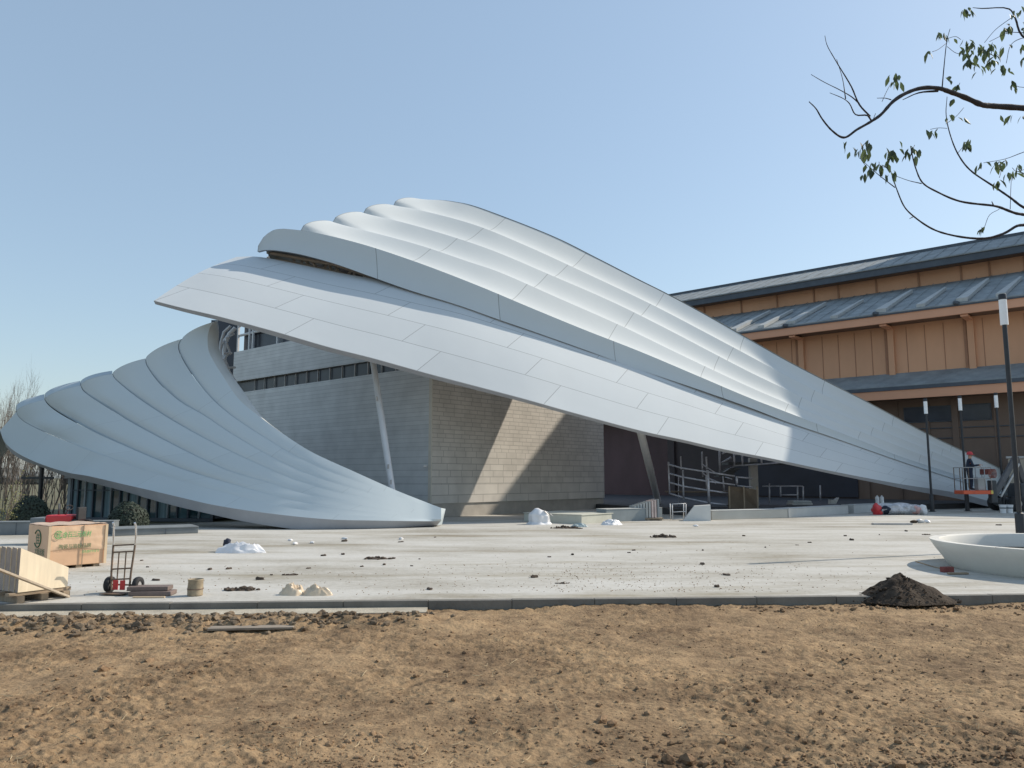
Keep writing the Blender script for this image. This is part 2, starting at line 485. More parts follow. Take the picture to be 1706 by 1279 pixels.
# steel work in the slit between the leaf and the fascia
rnd = random.Random(3)
m = MB()
for i in range(24):
    x = 452 + i*12.5
    y = interp([(p[0], p[1]) for p in band_bottom], x) + 4
    Yb = interp(band_tab, x)
    b0 = A(x, y+10, Yb+1.7); b1 = A(x+rnd.uniform(-18, 22), y-14, Yb+1.9)
    m.tube([b0, b1], .06, 6)
m.tube([A(445, 420, 31.2), A(560, 441, 31.0), A(690, 486, 31.0), A(770, 512, 31.3)], .07, 8)
m.tube([A(445, 429, 31.5), A(560, 452, 31.3), A(690, 493, 31.3), A(770, 517, 31.5)], .05, 8)
M_truss = mat('bronze_steel_truss', (.44, .37, .31), .6, .2, 4)
m.build('steel_truss', M_truss, canopy, smooth=True, sharp=40)
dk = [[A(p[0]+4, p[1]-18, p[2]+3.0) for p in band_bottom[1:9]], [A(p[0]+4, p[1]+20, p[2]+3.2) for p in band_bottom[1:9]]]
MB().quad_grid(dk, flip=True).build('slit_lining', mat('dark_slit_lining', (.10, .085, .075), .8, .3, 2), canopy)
# slanting columns
def column(p0, p1, r):
    m = MB().tube([p0, p0.lerp(p1, .5), p1], [r, r*1.05, r*.95], 16)
    return m
c0 = A(620, 592, 29.6); c1 = A(661, 829, 26.9)
m = column(c0, V((c1.x+.03, c1.y, 0.0)), .115)
col = m.build('column', M_whitesteel, canopy, smooth=True, sharp=40)
for f in (.33, .80, .90):
    q = c0.lerp(c1, f) + V((-.10, -.07, 0))
    MB().box(q, (.06, .10, .16), 0, bev=.01).build('bracket', M_steel, col)
c0 = A(1066, 714, 31.0); c1 = G(1099, 846)
column(c0, V((c1.x, c1.y, 0)), .16).build('column', M_whitesteel, canopy, smooth=True, sharp=40)

# ---- left hand shell ---------------------------------------------------------
lip_pts = [(0,717,31.2),(5,731,30.8),(12,741,30.4),(30,755,29.6),(67,772.5,28.3),(113,787,27.2),(148,793,26.3),(208,807,25.6),(252,817,25.2),(297,827.5,24.9),(356,841,24.5),(440,854,24.2),(548,865,24.1),(625,867,24.4),(723,868,25.2)]
lipy = [(p[0], p[1]) for p in lip_pts]; lipY = [(p[0], p[2]) for p in lip_pts]
def LP(x, y, d=0.0):
    return A(x, y, smooth_interp(lipY, x) +   .0098*max(0, smooth_interp(lipy, x) - y) + d)
K = [
 [(358,535.5),(351,543),(346.5,556),(346,573.5),(348,585),(355,600),(370,624),(399,665.6),(438,698),(471,722),(518,752),(587,784),(661,817),(714,838),(735,846)],
 [(303,564.5),(298,571),(297,580),(301,592),(312,612),(330,638),(357,668),(388,694),(440,730),(500,763),(560,790),(640,821),(735,849)],
 [(242,597),(243,605),(248,615),(267,640),(299,668),(340,692),(385,722),(430,752),(506,787),(577,814),(650,836),(735,853)],
 [(187,622.5),(190,629),(199,638),(226,660),(252,678),(297,706),(356,738),(430,774),(506,803),(600,832),(735,857)],
 [(134,642),(138,650),(150,660),(184,682),(220,704),(303,748),(380,784),(480,819),(600,844),(735,861)],
 [(74,665.6),(79,673),(92,684),(140,711),(200,739),(300,780),(420,820),(560,849),(735,864)],
 [(27,686),(31,694),(40,702),(60,713),(92,727),(160,754),(260,789),(420,834),(560,855),(735,866)],
]
k0 = [(x, y) for x, y in K[0] if x > 350 and y > 575]
fr = [0, .185, .355, .505, .66, .79, .895]
for i in range(1, 7):
    K[i] = [p for p in K[i] if p[0] <= 400]
    x0, y0 = K[i][-1]; f0 = (y0 - smooth_interp(k0, x0))/(smooth_interp(lipy, x0) - smooth_interp(k0, x0)) if x0 > 356 else None
    for x in (445, 490, 540, 590, 640, 690, 715):
        ya, yb = smooth_interp(k0, x), smooth_interp(lipy, x)
        K[i].append((x, ya + fr[i]*(yb-ya)))
    K[i].append((735, 846 + (867.3-846)*fr[i]))
K3 = [catmull([LP(*p) for p in k]) for k in K]
K3.append(catmull(pts(lip_pts) + [A(735, 867.3, 25.35)]))
shell = thing('shell_wing', 'low white rippled shell wing sweeping from the treetops on the left down to the ground', 'canopy', (-10, 26.5, 0))
sh = [.5, .5, .5, .48, .45, .4, .0]
for k in range(7):
    lo, hi = K3[k+1], K3[k]
    amp = sh[k]
    def prof(u, v, L, amp=amp, k=k):
        fade = max(0.0, 1 - u/.88)**1.1
        L = min(L, 2.2)
        dip = -.10*L*math.exp(-(v/.20)**2)*min(1, .12+u/.16)*(1 if k < 5 else .4)
        roll = .045*L*math.sin(math.pi*v**1.1)
        end = (.075*min(L,1.6)*math.sin(math.pi*v**.62)**.8)*max(0, 1-u/.07)**2
        return amp*2*((dip+roll*.9)*fade + end)
    rows, uvs = loft(lo, hi, 170, 16, prof)
    m = MB().quad_grid(rows, uvs)
    if k < 7:
        left = rows[0]
        up = [.02, .04, .12, .25, .30, .32, .05][k]
        def bk(p, dy, dz): return p + V((p.x/p.y*dy*1.02, dy, dz))
        m.quad_grid([left, [bk(p, 1.0, up) for p in left], [bk(p, 1.8, up*1.2) for p in left], [bk(p, 3.4, -1.2) for p in left]], flip=True)
    m.build('rib' if k < 6 else 'lower_fascia', M_lshell, shell, smooth=True)
# underside lip
low = [(4,729,31.2),(12,746,30.6),(30,762,29.9),(67,777,28.6),(113,794,27.5),(160,806,26.5),(208,818.5,25.9),(252,832,25.4),(297,844,25.0),(340,854,24.7),(399,867,24.4),(465,878,24.2),(500,882,24.15),(548,882.5,24.2),(640,880,24.6),(728,875,25.5)]
lo = resample(catmull(pts(low)), 140); hi = resample(K3[7], 140)
lo = [V((p.x, p.y, max(p.z, .012))) for p in lo]
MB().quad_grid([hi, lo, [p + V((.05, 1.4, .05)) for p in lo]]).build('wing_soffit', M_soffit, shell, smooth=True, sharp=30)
# end cap at the tip
e = [K3[i][-1] for i in range(8)]
tipb = lo[-1]
m = MB(); m.face([e[0], *e[1:], tipb, tipb + V((.12, .5, 0.0)), e[0] + V((.10, .55, -.05))])
m.build('tip_cap', M_lshell, shell)
# inner rim
inner = [(362,533.5),(364.5,545),(364.5,558),(364,573),(369,592),(380,615),(393,634),(407,653.7),(424,678),(441,698.5),(471.2,722.1)]
rim_out = [(358,535.5),(351,543),(346.5,556),(346,573.5),(348,585),(355,600),(370,624),(399,665.6),(438,698),(471,722)]
ri = catmull([LP(x, y, .75*(1-i/(len(inner)-1))) for i, (x, y) in enumerate(inner)]); ro = catmull([LP(x, y) for x, y in rim_out])
rows, uvs = loft(ro, ri, 60, 5, lambda u, v, L: .08*L*math.sin(math.pi*v))
m = MB().quad_grid(rows, uvs)
m.build('inner_rim', M_rim, shell, smooth=True)
ri2 = resample(ri, 60)
MB().quad_grid([ri2, [p + V((-1.0, 1.2, .0)) for p in ri2]], flip=True).build('wing_lining', M_soffit, shell, smooth=True)
# lattice under the top of the wing
m = MB()
arc = [(392,546),(382,556),(376,570),(373,586),(374,600),(380,618),(388,632)]
m.tube([A(x, y, 31.5) for x, y in arc], .09, 8)
arc2 = [(384,543),(373,553),(368,570),(367,590),(372,606)]
m.tube([A(x, y, 31.0) for x, y in arc2], .06, 8)
for a0, b0 in (((376,563),(390,556)),((372,588),(386,588)),((377,570),(384,590)),((376,612),(392,612)),((372,600),(382,586)),((380,620),(392,634)),((368,575),(378,560))):
    m.tube([A(*a0, 31.3), A(*b0, 31.6)], .05, 6)
m.build('lattice', M_whitesteel, shell, smooth=True, sharp=40)

# ------------------------------------------------------------------ the two stone / cladding buildings share one direction
AL = math.atan2(853+601, 1280.0)      # facade direction from its vanishing point
ca_, sa_ = math.cos(math.pi/2-AL), math.sin(math.pi/2-AL)
ca_, sa_ = AL and (math.sin(AL), math.cos(AL))
er = V((ca_, -sa_, 0))                # along the facade, to the right and nearer
ed = V((sa_, ca_, 0))                 # away from the viewer, square to it
def fp(D, r, z=0.0): return ed*D + er*r + V((0, 0, z))
def r_at(D, px):
    u = (px - W/2)/F
    return D*(u*ca_ - sa_)/(ca_ + u*sa_)
RZ = -math.atan2(sa_, ca_)

# ---- stone clad block under the canopy ---------------------------------------
corner = V(((720-853)/1280*31.0, 31.0, 0))
Dc = corner.dot(ed); rc = corner.dot(er)
block = thing('stone_block', 'beige stone tiled block with a ribbon window, standing under the white canopies', 'building', corner)
def wall_uv(m, a, b, z0, z1, u0=0.0):
    L = (b-a).length
    m.face([a+V((0,0,z0)), b+V((0,0,z0)), b+V((0,0,z1)), a+V((0,0,z1))], [(u0,z0),(u0+L,z0),(u0+L,z1),(u0,z1)])
ltop = 8.35
Lw = 15.7
lc = corner - er*Lw
m = MB()
# battered right face: foot pushed out a little as in the photo
wr_end = fp(Dc + 12.1, rc)
wall_uv(m, corner, wr_end, .55, ltop)
wall_uv(m, wr_end, wr_end - er*6, .55, ltop)
m.build('right_wall', M_tile, block)
m = MB(); wall_uv(m, lc, corner, .55, 6.12); m.build('lower_wall', M_siding, block)
q = -ed*.16
m = MB(); wall_uv(m, lc+q, corner+q*.0 + er*0.0, 6.72, ltop)
m.face([lc+q+V((0,0,6.72)), corner+V((0,0,6.72)), corner + ed*.3+V((0,0,6.72)), lc+ed*.3+V((0,0,6.72))])
m.build('upper_wall', M_siding, block)
m = MB(); b0 = lc + ed*.12; b1 = corner + ed*.12 - er*.15
m.face([b0+V((0,0,6.1)), b1+V((0,0,6.1)), b1+V((0,0,6.74)), b0+V((0,0,6.74))])
win = m.build('ribbon_window', M_glass, block)
for k in range(15):
    p = corner - er*(.5 + k*.95) + ed*.06
    MB().box(p + V((0, 0, 6.42)), (.035, .05, .62), RZ).build('mullion', M_steel, win)
m = MB(); cn = corner - er*.09 - ed*.012 + V((0,0,3.3)); m.box(cn, (.18, .03, 5.4), RZ)
m.build('corner_strip', mat('pale_corner_trim', (.66, .60, .50), .6, .05, 2), block)
m = MB()
pc = corner + ed*.06 - er*.0
m.face([lc+ed*.06+V((0,0,0)), pc, pc+V((0,0,.56)), lc+ed*.06+V((0,0,.56))])
pe = wr_end - er*.06
pc2 = corner - er*.06
m.face([pc2, pe, pe+V((0,0,.56)), pc2+V((0,0,.56))])
m.build('plinth', M_plinth, block)
m = MB(); m.face([lc+V((0,0,ltop)), corner+V((0,0,ltop)), wr_end+V((0,0,ltop)), wr_end-er*Lw+V((0,0,ltop))]); m.build('roof', M_soffit, block)
# camera on the corner
cm = MB().box(corner - er*.3 - ed*.12 + V((0,0,2.05)), (.12, .2, .1), RZ, bev=.015)
cm.build('security_camera', M_whitesteel, block)
# glazing above the block, behind the wing
m = MB()
g0, g1 = lc + ed*.4, lc + ed*.4 + er*8
m.face([g0+V((0,0,ltop)), g1+V((0,0,ltop)), g1+V((0,0,10.1)), g0+V((0,0,10.1))])
gl = m.build('clerestory_glass', M_glass, block)
m = MB()
for px in (390, 409.5, 415.5, 457):
    r = r_at(Dc+.2, px); p = fp(Dc+.2, r, ltop+1.0)
    m.box(p, (.16 if px == 390 else .10, .1, 2.0), RZ)
p0 = fp(Dc+.25, r_at(Dc+.25, 388), 9.35); p1 = fp(Dc+.25, r_at(Dc+.25, 500), 9.35)
m.tube([p0, p1], .07, 6)
p0 = fp(Dc+.28, r_at(Dc+.28, 392), 9.9); p1 = fp(Dc+.28, r_at(Dc+.28, 412), 10.4); m.tube([p0, p1], .08, 6)
for k in range(7):
    m.tube([fp(Dc+.3, r_at(Dc+.3, 418+k*9), 9.4), fp(Dc+.3, r_at(Dc+.3, 426+k*9), 10.3)], .03, 5)
m.build('glazing_bar', M_whitesteel, gl)

# dark side glazing behind the top of the wing
m = MB(); m.face([A(350, 660, 41.7), A(398, 660, 41.7), A(398, 533, 41.7), A(352, 533, 41.7)])
sg = m.build('side_glazing', M_glass, block)
# ---- the long hall on the right ----------------------------------------------
hall = thing('tiered_hall', 'long orange clad hall with three tiers of blue grey slate roofs behind the canopy', 'building', fp(51, -18))
rl, rr = r_at(51, 930) - 6, 1.2
def slab(D0, D1, z0, z1, ra=None, rb=None):
    ra = rl if ra is None else ra; rb = rr if rb is None else rb
    c = fp((D0+D1)/2, (ra+rb)/2, (z0+z1)/2)
    return c, (rb-ra, D1-D0, z1-z0)
def hb(name, mt, *a, **k):
    m = MB(); m.box(*slab(*a, **k), RZ); return m.build(name, mt, hall)
r_red = r_at(51, 1113)
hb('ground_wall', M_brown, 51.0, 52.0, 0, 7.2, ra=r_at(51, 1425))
hb('canopy_wall', M_shadewall, 51.0, 52.0, 0, 7.2, ra=r_red, rb=r_at(51, 1425)-.002)  # same wall as the ground wall, darkened for the canopy shade
hb('shaded_glazing', M_shadeglaze, 50.9, 51.0, .36, 6.1, ra=r_at(51, 1222), rb=r_at(51, 1425))  # glazing with the canopy's deep shade painted into it
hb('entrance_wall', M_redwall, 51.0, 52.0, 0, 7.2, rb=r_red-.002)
# pilasters and door leaves on the ground floor
m = MB()
for px in (1113,):
    m.box(fp(50.93, r_at(50.9, px)+.25, 3.1), (.55, .3, 6.2), RZ, bev=.02)
m.build('pier', M_shadewall, hall)
for k in range(9):
    r = r_at(51, 1440) + 1.7*k + (.3 if k % 3 else 0)
    MB().box(fp(50.97, r, 3.1), (.07 if k % 3 else .34, .12, 6.2), RZ, bev=.01).build('pilaster', M_brown, hall)
for r0, w in ((r_at(51, 1508), 2.6), (r_at(51, 1508)+3.0, 1.6)):
    f = MB().box(fp(50.96, r0+w/2, 5.35), (w, .08, .95), RZ).build('window', M_slate_dark, hall)
    MB().box(fp(50.90, r0+w/2, 5.35), (w-.12, .05, .83), RZ).build('pane', M_glass, f)
for z in (3.9, 4.5):
    MB().box(fp(50.95, r_at(51, 1560), z), (9.0, .06, .05), RZ).build('rail_trim', M_slate_dark, hall)
def roof(name, D0, z0, D1, z1, th, mt, ra=None, rb=None):
    ra = rl if ra is None else ra; rb = rr if rb is None else rb
    prof = [fp(D0, ra, z0), fp(D1, ra, z1), fp(D1, ra, z1-th), fp(D0, ra, z0-th)]
    m = MB(); m.prism(prof, er*(rb-ra))
    return m.build(name, mt, hall)
hb('fascia', M_fasc_or, 49.0, 49.15, 6.2, 6.72)
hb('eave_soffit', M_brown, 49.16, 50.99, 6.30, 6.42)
hb('eave_edge', M_slate_dark, 48.93, 49.16, 6.725, 6.93)
roof('lower_roof', 49.0, 7.00, 51.05, 8.0, .06, M_slate)
hb('middle_wall', M_orange, 51.0, 52.0, 7.205, 11.3)
hb('fascia', M_fasc_or, 49.2, 49.36, 10.85, 11.33)
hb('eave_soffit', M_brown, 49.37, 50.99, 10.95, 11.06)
hb('eave_edge', M_slate_dark, 49.12, 49.40, 11.335, 11.42)
r2 = roof('middle_roof', 49.15, 11.50, 57.1, 14.6, .07, M_slate)
hb('upper_wall', M_orange, 57.0, 58.0, 13.9, 15.95)
hb('fascia', M_slate_dark, 55.5, 55.66, 15.42, 15.86)
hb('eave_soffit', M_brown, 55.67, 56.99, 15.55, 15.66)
r3 = roof('upper_roof', 55.4, 15.95, 60.0, 17.75, .08, M_slate)
MB().box(*slab(59.85, 60.2, 17.70, 17.90), RZ).build('roof_ridge', M_slate_dark, hall)
roof('rear_roof', 60.2, 17.7, 66, 13, .08, M_slate)
# ribs on the middle and upper roof
m = MB()
k = 0
r = rr - .6
while r > rl:
    p0 = fp(49.15, r, 11.53); p1 = fp(57.0, r, 14.6)
    d = (p1-p0)
    m.tube([p0 + V((0,0,.02)), p1 + V((0,0,.02))], .016, 5)
    r -= .85
m.build('roof_seam', M_slate, r2, smooth=True, sharp=60)
m = MB(); r = rr - .3
while r > rl:
    m.tube([fp(55.4, r, 15.98), fp(60.0, r, 17.78)], .016, 5); r -= .9
m.build('roof_seam', M_slate, r3, smooth=True, sharp=60)
pils = [r_at(51, x) for x in (1245, 1342, 1494, 1630, 1762)]
for r in pils:
    MB().box(fp(50.9, r, 9.3), (.36, .24, 3.3), RZ, bev=.02).build('pilaster', M_orange, hall)
    MB().box(fp(50.97, r-.30, 9.3), (.16, .1, 3.3), RZ).build('pilaster_shadow_gap', M_joint, hall)
    MB().box(fp(50.1, r, 10.78), (.4, 1.5, .12), RZ, bev=.02).build('bracket', M_fasc_or, hall)
    cap = MB()
    pr = [fp(49.3, r-.35, 11.57), fp(49.3, r+.25, 11.57), fp(54.6, r+.55, 13.68), fp(54.6, r+.38, 13.68)]
    cap.prism(pr, V((0, 0, .22)))
    cap.build('hip_cap', M_cap, r2)
    MB().lump(fp(49.1, r-.3, 11.5), (.22, .16, .16), 3, 1, .1, rz=0).build('ridge_finial', M_slate_dark, r2)
for r in [(a+b)/2 for a, b in zip(pils, pils[1:])]:
    cap = MB()
    pr = [fp(49.3, r-.25, 11.57), fp(49.3, r+.2, 11.57), fp(53.8, r+.5, 13.36), fp(53.8, r+.36, 13.36)]
    cap.prism(pr, V((0, 0, .2)))
    cap.build('hip_cap', M_cap, r2)
r = pils[0] - .9
i = 0
rj = rr - .5
while rj > r_at(51, 1150):
    if min(abs(rj - p) for p in pils) > .45:
        MB().box(fp(50.992, rj, 9.2), (.035, .03, 3.2), RZ).build('wall_joint', M_joint, hall)
    rj -= 1.02
for x in (1180, 1243, 1304, 1367, 1409, 1474, 1547, 1620, 1669, 1730):
    MB().box(fp(56.97, r_at(57, x), 15.0), (.11, .1, 1.9), RZ).build('wall_joint', M_joint, hall)
# side end of the hall and an unseen tower added to cast shadows
hb('end_wall', M_orange, 52.0, 66, 0, 11.3, ra=rr-.4, rb=rr-.01)
TW = 68.0
def tr(Yp): # where the facade of depth TW passes the sun's sight line number Yp
    X = (TW - ca_*Yp)/(sa_ + ca_*.404); return V((X, Yp + .404*X, 0)).dot(er)
m = MB()
ol = []  # outline shaped to the shadow edges wanted on canopy and stone block
for Yp, zt_ in ((37.2, None), (37.2, 38.0), (32.1, 38.0), (29.1, 33.9), (26.5, 33.9), (26.5, None)):
    ol.append(fp(TW, tr(Yp), 0 if zt_ is None else zt_))
m.prism(ol, ed*12)
m.build('shadow_tower', M_orange, hall)
# ------------------------------------------------------------------ ground
def soil_mat(name, dark, light, fine=38.0, bump=.65, extra=None):
    m, nt, b, out = new_mat(name)
    tc = N(nt, 'ShaderNodeTexCoord')
    n1 = N(nt, 'ShaderNodeTexNoise', Scale=.75, Detail=8.0, Roughness=.68); nt.links.new(tc.outputs['Object'], n1.inputs['Vector'])
    n2 = N(nt, 'ShaderNodeTexNoise', Scale=fine, Detail=6.0, Roughness=.7); nt.links.new(tc.outputs['Object'], n2.inputs['Vector'])
    n3 = N(nt, 'ShaderNodeTexNoise', Scale=6.0, Detail=7.0, Roughness=.7); nt.links.new(tc.outputs['Object'], n3.inputs['Vector'])
    k = math_node(nt, 'ADD', math_node(nt, 'MULTIPLY', n1.outputs['Fac'], .55), math_node(nt, 'ADD', math_node(nt, 'MULTIPLY', n2.outputs['Fac'], .28), math_node(nt, 'MULTIPLY', n3.outputs['Fac'], .38)))
    r = ramp(nt, [(.47, dark), (.59, tuple((a+c)/2 for a, c in zip(dark, light))), (.70, light)])
    nt.links.new(k, r.inputs['Fac']); nt.links.new(r.outputs['Color'], b.inputs['Base Color'])
    b.inputs['Roughness'].default_value = .95; b.inputs['Specular IOR Level'].default_value = .15
    vo = N(nt, 'ShaderNodeTexVoronoi', Scale=26.0); nt.links.new(tc.outputs['Object'], vo.inputs['Vector'])
    hh = math_node(nt, 'ADD', n2.outputs['Fac'], math_node(nt, 'MULTIPLY', vo.outputs['Distance'], .6))
    bp = N(nt, 'ShaderNodeBump', Strength=bump, Distance=.022); nt.links.new(hh, bp.inputs['Height'])
    nt.links.new(bp.outputs['Normal'], b.inputs['Normal'])
    return m
M_soil = soil_mat('dry_ochre_soil', (.125, .083, .05), (.36, .25, .145))
M_clod = soil_mat('brown_soil_clod', (.13, .082, .05), (.35, .235, .14), bump=.6)
M_darksoil = soil_mat('dark_soil', (.028, .022, .018), (.085, .066, .05), bump=.7)  # much darker than the soil of the ground
M_straw = mat('dry_straw', (.46, .36, .22), .8, .25, 8)

KA, KB = V((-60, 6.62, 0)), V((60, 14.05, 0))     # kerb line (front edge)
def kerb_y(x): return 6.62 + (x+60)*(14.05-6.62)/120
def soil_h(x, y):
    p = V((x, y, 0))
    h = -.105 + .055*noise.noise(p*.45) + .022*noise.noise(p*1.7 + V((3, 1, 4)))
    n = noise.noise(p*4.3 + V((9, 2, 1))); h += .016*n
    rough = .5 + .5*noise.noise(p*.55 + V((7, 7, 2)))
    rough = max(0, min(1, .5 + 1.5*noise.noise(p*.8 + V((5, 2, 2))) + (.25 if x > 1.2 and y < 7.2 else 0)))
    h += (.006 + .026*rough)*(.6 - abs(noise.noise(p*9.0))*2)*.8 + (.004 + .018*rough)*noise.noise(p*19.0) + .008*rough*noise.noise(p*41.0)
    d = kerb_y(x) - y
    if x < 0.2:
        g = math.exp(-((d-1.05)/.42)**2) * min(1, (.2-x)/1.2)
        h += g*(.075 + .07*noise.noise(p*3.1 + V((1, 5, 3))) + .05*noise.noise(p*8))
    h += .02*max(0, 1-d/2.5)
    for d0, w0 in ((1.15, .16), (2.75, .18)):
        dd = d - d0 - .15*noise.noise(V((x*.35, d0, 3)))
        if x > -1.5: h -= .022*math.exp(-(dd/w0)**2)*min(1, (x+1.5)/2)*(.6+.5*noise.noise(V((x*5, d*5, 2))))
    h = min(h, -.045 + .05*min(1, max(0, d)))
    if x < -1.6 and d < .40: h = min(h, -.095)
    if d < .25: h = min(h, -.055)
    return h
rows = []
ny, nx = 360, 620
for i in range(ny):
    t = i/(ny-1)
    py = 1330 - (1330-986)*t
    Y = (EYE+.10)*F/(py-795)
    r = []
    for j in range(nx):
        u = -.95 + 1.9*j/(nx-1)
        x = u*(Y+1.0); y = Y*(1 + .066*0) + x*.0619 + .0
        y = Y + (kerb_y(x)-kerb_y(0))*(t**1.5)
        y = min(y, kerb_y(x) - .0)
        r.append(V((x, y, soil_h(x, y))))
    xl, xr = -45 - r[-1].x, 45 + r[-1].x
    yl, yr = (min(p_, kerb_y(q_)) for p_, q_ in ((r[0].y, xl), (r[-1].y, xr)))
    if i == ny-1: yl, yr = kerb_y(xl), kerb_y(xr)
    r = [V((xl, min(yl, kerb_y(xl)), -.10))] + r + [V((xr, yr, -.10))]
    rows.append(r)
near = [V((p.x*1.6, -6.0, -.16)) for p in rows[0]]
mid = [V((p.x*1.1, 2.4, -.15)) for p in rows[0]]
g = MB().quad_grid([near, mid] + rows).build('soil', M_soil, None, smooth=True)
tag(g, kind='structure')
# wide terrain below everything
m = MB(); m.face([(-900, -40, -.35), (900, -40, -.35), (900, 1600, -.35), (-900, 1600, -.35)])
tag(m.build('terrain', mat('dull_grass_earth', (.16, .15, .09), .95, .3, .2)), kind='structure')

# plaza slab and kerb
def concrete_mat():
    m, nt, b, out = new_mat('pale_dusty_concrete')
    tc = N(nt, 'ShaderNodeTexCoord')
    def nz(scale, st, det=7.0):
        mp = N(nt, 'ShaderNodeMapping'); mp.inputs['Scale'].default_value = st; nt.links.new(tc.outputs['Object'], mp.inputs['Vector'])
        n = N(nt, 'ShaderNodeTexNoise', Scale=scale, Detail=det, Roughness=.65); nt.links.new(mp.outputs['Vector'], n.inputs['Vector']); return n.outputs['Fac']
    a = nz(.16, (1, 1.5, 1)); c = nz(.7, (.35, 1.2, 1)); d = nz(9.0, (1, 1, 1))
    k = math_node(nt, 'ADD', math_node(nt, 'MULTIPLY', a, .40), math_node(nt, 'ADD', math_node(nt, 'MULTIPLY', c, .40), math_node(nt, 'MULTIPLY', d, .2)))
    r = ramp(nt, [(.36, (.26, .235, .19)), (.44, (.38, .36, .315)), (.52, (.475, .46, .42)), (.64, (.56, .55, .52))])
    nt.links.new(k, r.inputs['Fac'])
    # brown dust spilled along the near edge and wet streaks
    e = nz(.33, (.5, 2.2, 1), 8.0)
    r2 = ramp(nt, [(.52, (1, 1, 1)), (.66, (.62, .57, .47))]); nt.links.new(e, r2.inputs['Fac'])
    mm = N(nt, 'ShaderNodeMix'); mm.data_type = 'RGBA'; mm.blend_type = 'MULTIPLY'; mm.inputs[0].default_value = .85
    nt.links.new(r.outputs['Color'], mm.inputs[6]); nt.links.new(r2.outputs['Color'], mm.inputs[7])
    nt.links.new(mm.outputs[2], b.inputs['Base Color'])
    b.inputs['Roughness'].default_value = .85; b.inputs['Specular IOR Level'].default_value = .25
    bp = N(nt, 'ShaderNodeBump', Strength=.35, Distance=.03); nt.links.new(d, bp.inputs['Height']); nt.links.new(bp.outputs['Normal'], b.inputs['Normal'])
    return m
M_conc = concrete_mat()
kd = (KB-KA).normalized(); kn = V((-kd.y, kd.x, 0))
a, b_ = KA + kn*.13, KB + kn*.13
m = MB(); m.face([a, b_, V((160, 260, 0)), V((-6, 60, 0)), V((-9, 29, 0)), V((-19, 23.6, 0)), V((-70, 23, 0))])
tag(m.build('plaza', M_conc), kind='structure')
m = MB(); m.face([V((-70, 22.9, -.012)), V((-18.9, 23.4, -.012)), V((-8.5, 28.5, -.012)), V((-5, 61, -.012)), V((-5, 260, -.012)), V((-400, 260, -.012))])
tag(m.build('lawn', mat('dry_winter_lawn', (.12, .11, .06), .95, .35, .6)), kind='structure')
M_kerb = mat('grey_stone_kerb', (.17, .16, .14), .85, .25, 2.0, bump=.3, bscale=25)
m = MB()
n_k = 110
for i in range(n_k):
    p0 = KA.lerp(KB, i/n_k); p1 = KA.lerp(KB, (i+1)/n_k)
    c = (p0+p1)/2 + kn*.062
    m.box(c + V((0, 0, -.098 + .002*math.sin(i*2.3))), ((p1-p0).length-.006, .124, .21), math.atan2(kd.y, kd.x), bev=.007)
tag(m.build('kerb', M_kerb), kind='structure')
m = MB()
c = KA.lerp(KB, .2455) - kn*.20
m.box(c + V((0, 0, -.132)), (59, .40, .12), math.atan2(kd.y, kd.x))
tag(m.build('footing', mat('pale_concrete_footing', (.40, .36, .285), .9, .25, 2.5, bump=.6)), kind='structure')
# raised terrace under the big canopy
M_stone = mat('pale_granite', (.46, .47, .46), .7, .08, 1.2)
m = MB()
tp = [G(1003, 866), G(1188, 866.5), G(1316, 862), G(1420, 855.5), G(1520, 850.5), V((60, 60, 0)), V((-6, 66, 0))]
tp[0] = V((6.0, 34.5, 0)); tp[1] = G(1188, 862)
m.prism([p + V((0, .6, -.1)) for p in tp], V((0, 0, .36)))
tag(m.build('terrace', mat('shaded_terrace_paving', (.065, .066, .072), .8, .2, .8)), kind='structure')  # canopy shade put into the paving colour

# loose soil, straw
rnd = random.Random(11)
m = MB()
def clump_density(x, y):
    p = V((x, y, 0))
    return .5 + .5*noise.noise(p*.75 + V((2, 8, 5)))
cnt = 0
while cnt < 1500:
    py = 1290 - 285*(rnd.random()**1.2); px = rnd.uniform(-260, 1960)
    p = G(px, py, -.13)
    if p.y > kerb_y(p.x) - .12: continue
    d = clump_density(p.x, p.y)
    bias = .5 + .5*max(0, min(1, (px-700)/700))*max(0, min(1, (py-1080)/80))
    if rnd.random() > d*d*bias*1.5: continue
    s = rnd.choice((.006, .008, .010, .012, .014, .019)) * (.7 + .6*rnd.random())
    if rnd.random() < .03: s *= 2.2
    m.lump((p.x, p.y, soil_h(p.x, p.y) + s*.25), (s*1.25, s, s*.8), rnd.random()*50, 1, .35)
    cnt += 1
cnt = 0
while cnt < 5000:
    py = 1290 - 270*(rnd.random()**1.25); px = rnd.uniform(-260, 1960)
    p = G(px, py, -.10)
    if p.y > kerb_y(p.x) - .3: continue
    q = V((p.x, p.y, 0))
    d = .5 + .9*noise.noise(q*1.1 + V((4, 1, 5))) + .5*noise.noise(q*3.3)
    if rnd.random() > d: continue
    s = rnd.uniform(.003, .009)
    m.lump((p.x, p.y, soil_h(p.x, p.y) + s*.2), (s*1.4, s, s*.8), rnd.random()*50, 1 if s > .0085 else 0 if False else 1, .35)
    cnt += 1
mb2 = MB(); cnt = 0
while cnt < 900:
    px = rnd.uniform(-260, 760); x = (px-853)/1280*9.4
    d = .62 + .75*rnd.random() + .16*rnd.gauss(0, 1)
    y = kerb_y(x) - d
    if d < .36: continue
    if px > 560 and rnd.random() < (px-560)/220: continue
    s = rnd.choice((.014, .02, .026, .034, .045)) * (.6 + .6*rnd.random())
    if x < -1.2 and d < .43: continue
    mb2.lump((x, y, soil_h(x, y) + s*.3), (s*1.25, s, s*.85), rnd.random()*50, 1, .4)
    cnt += 1
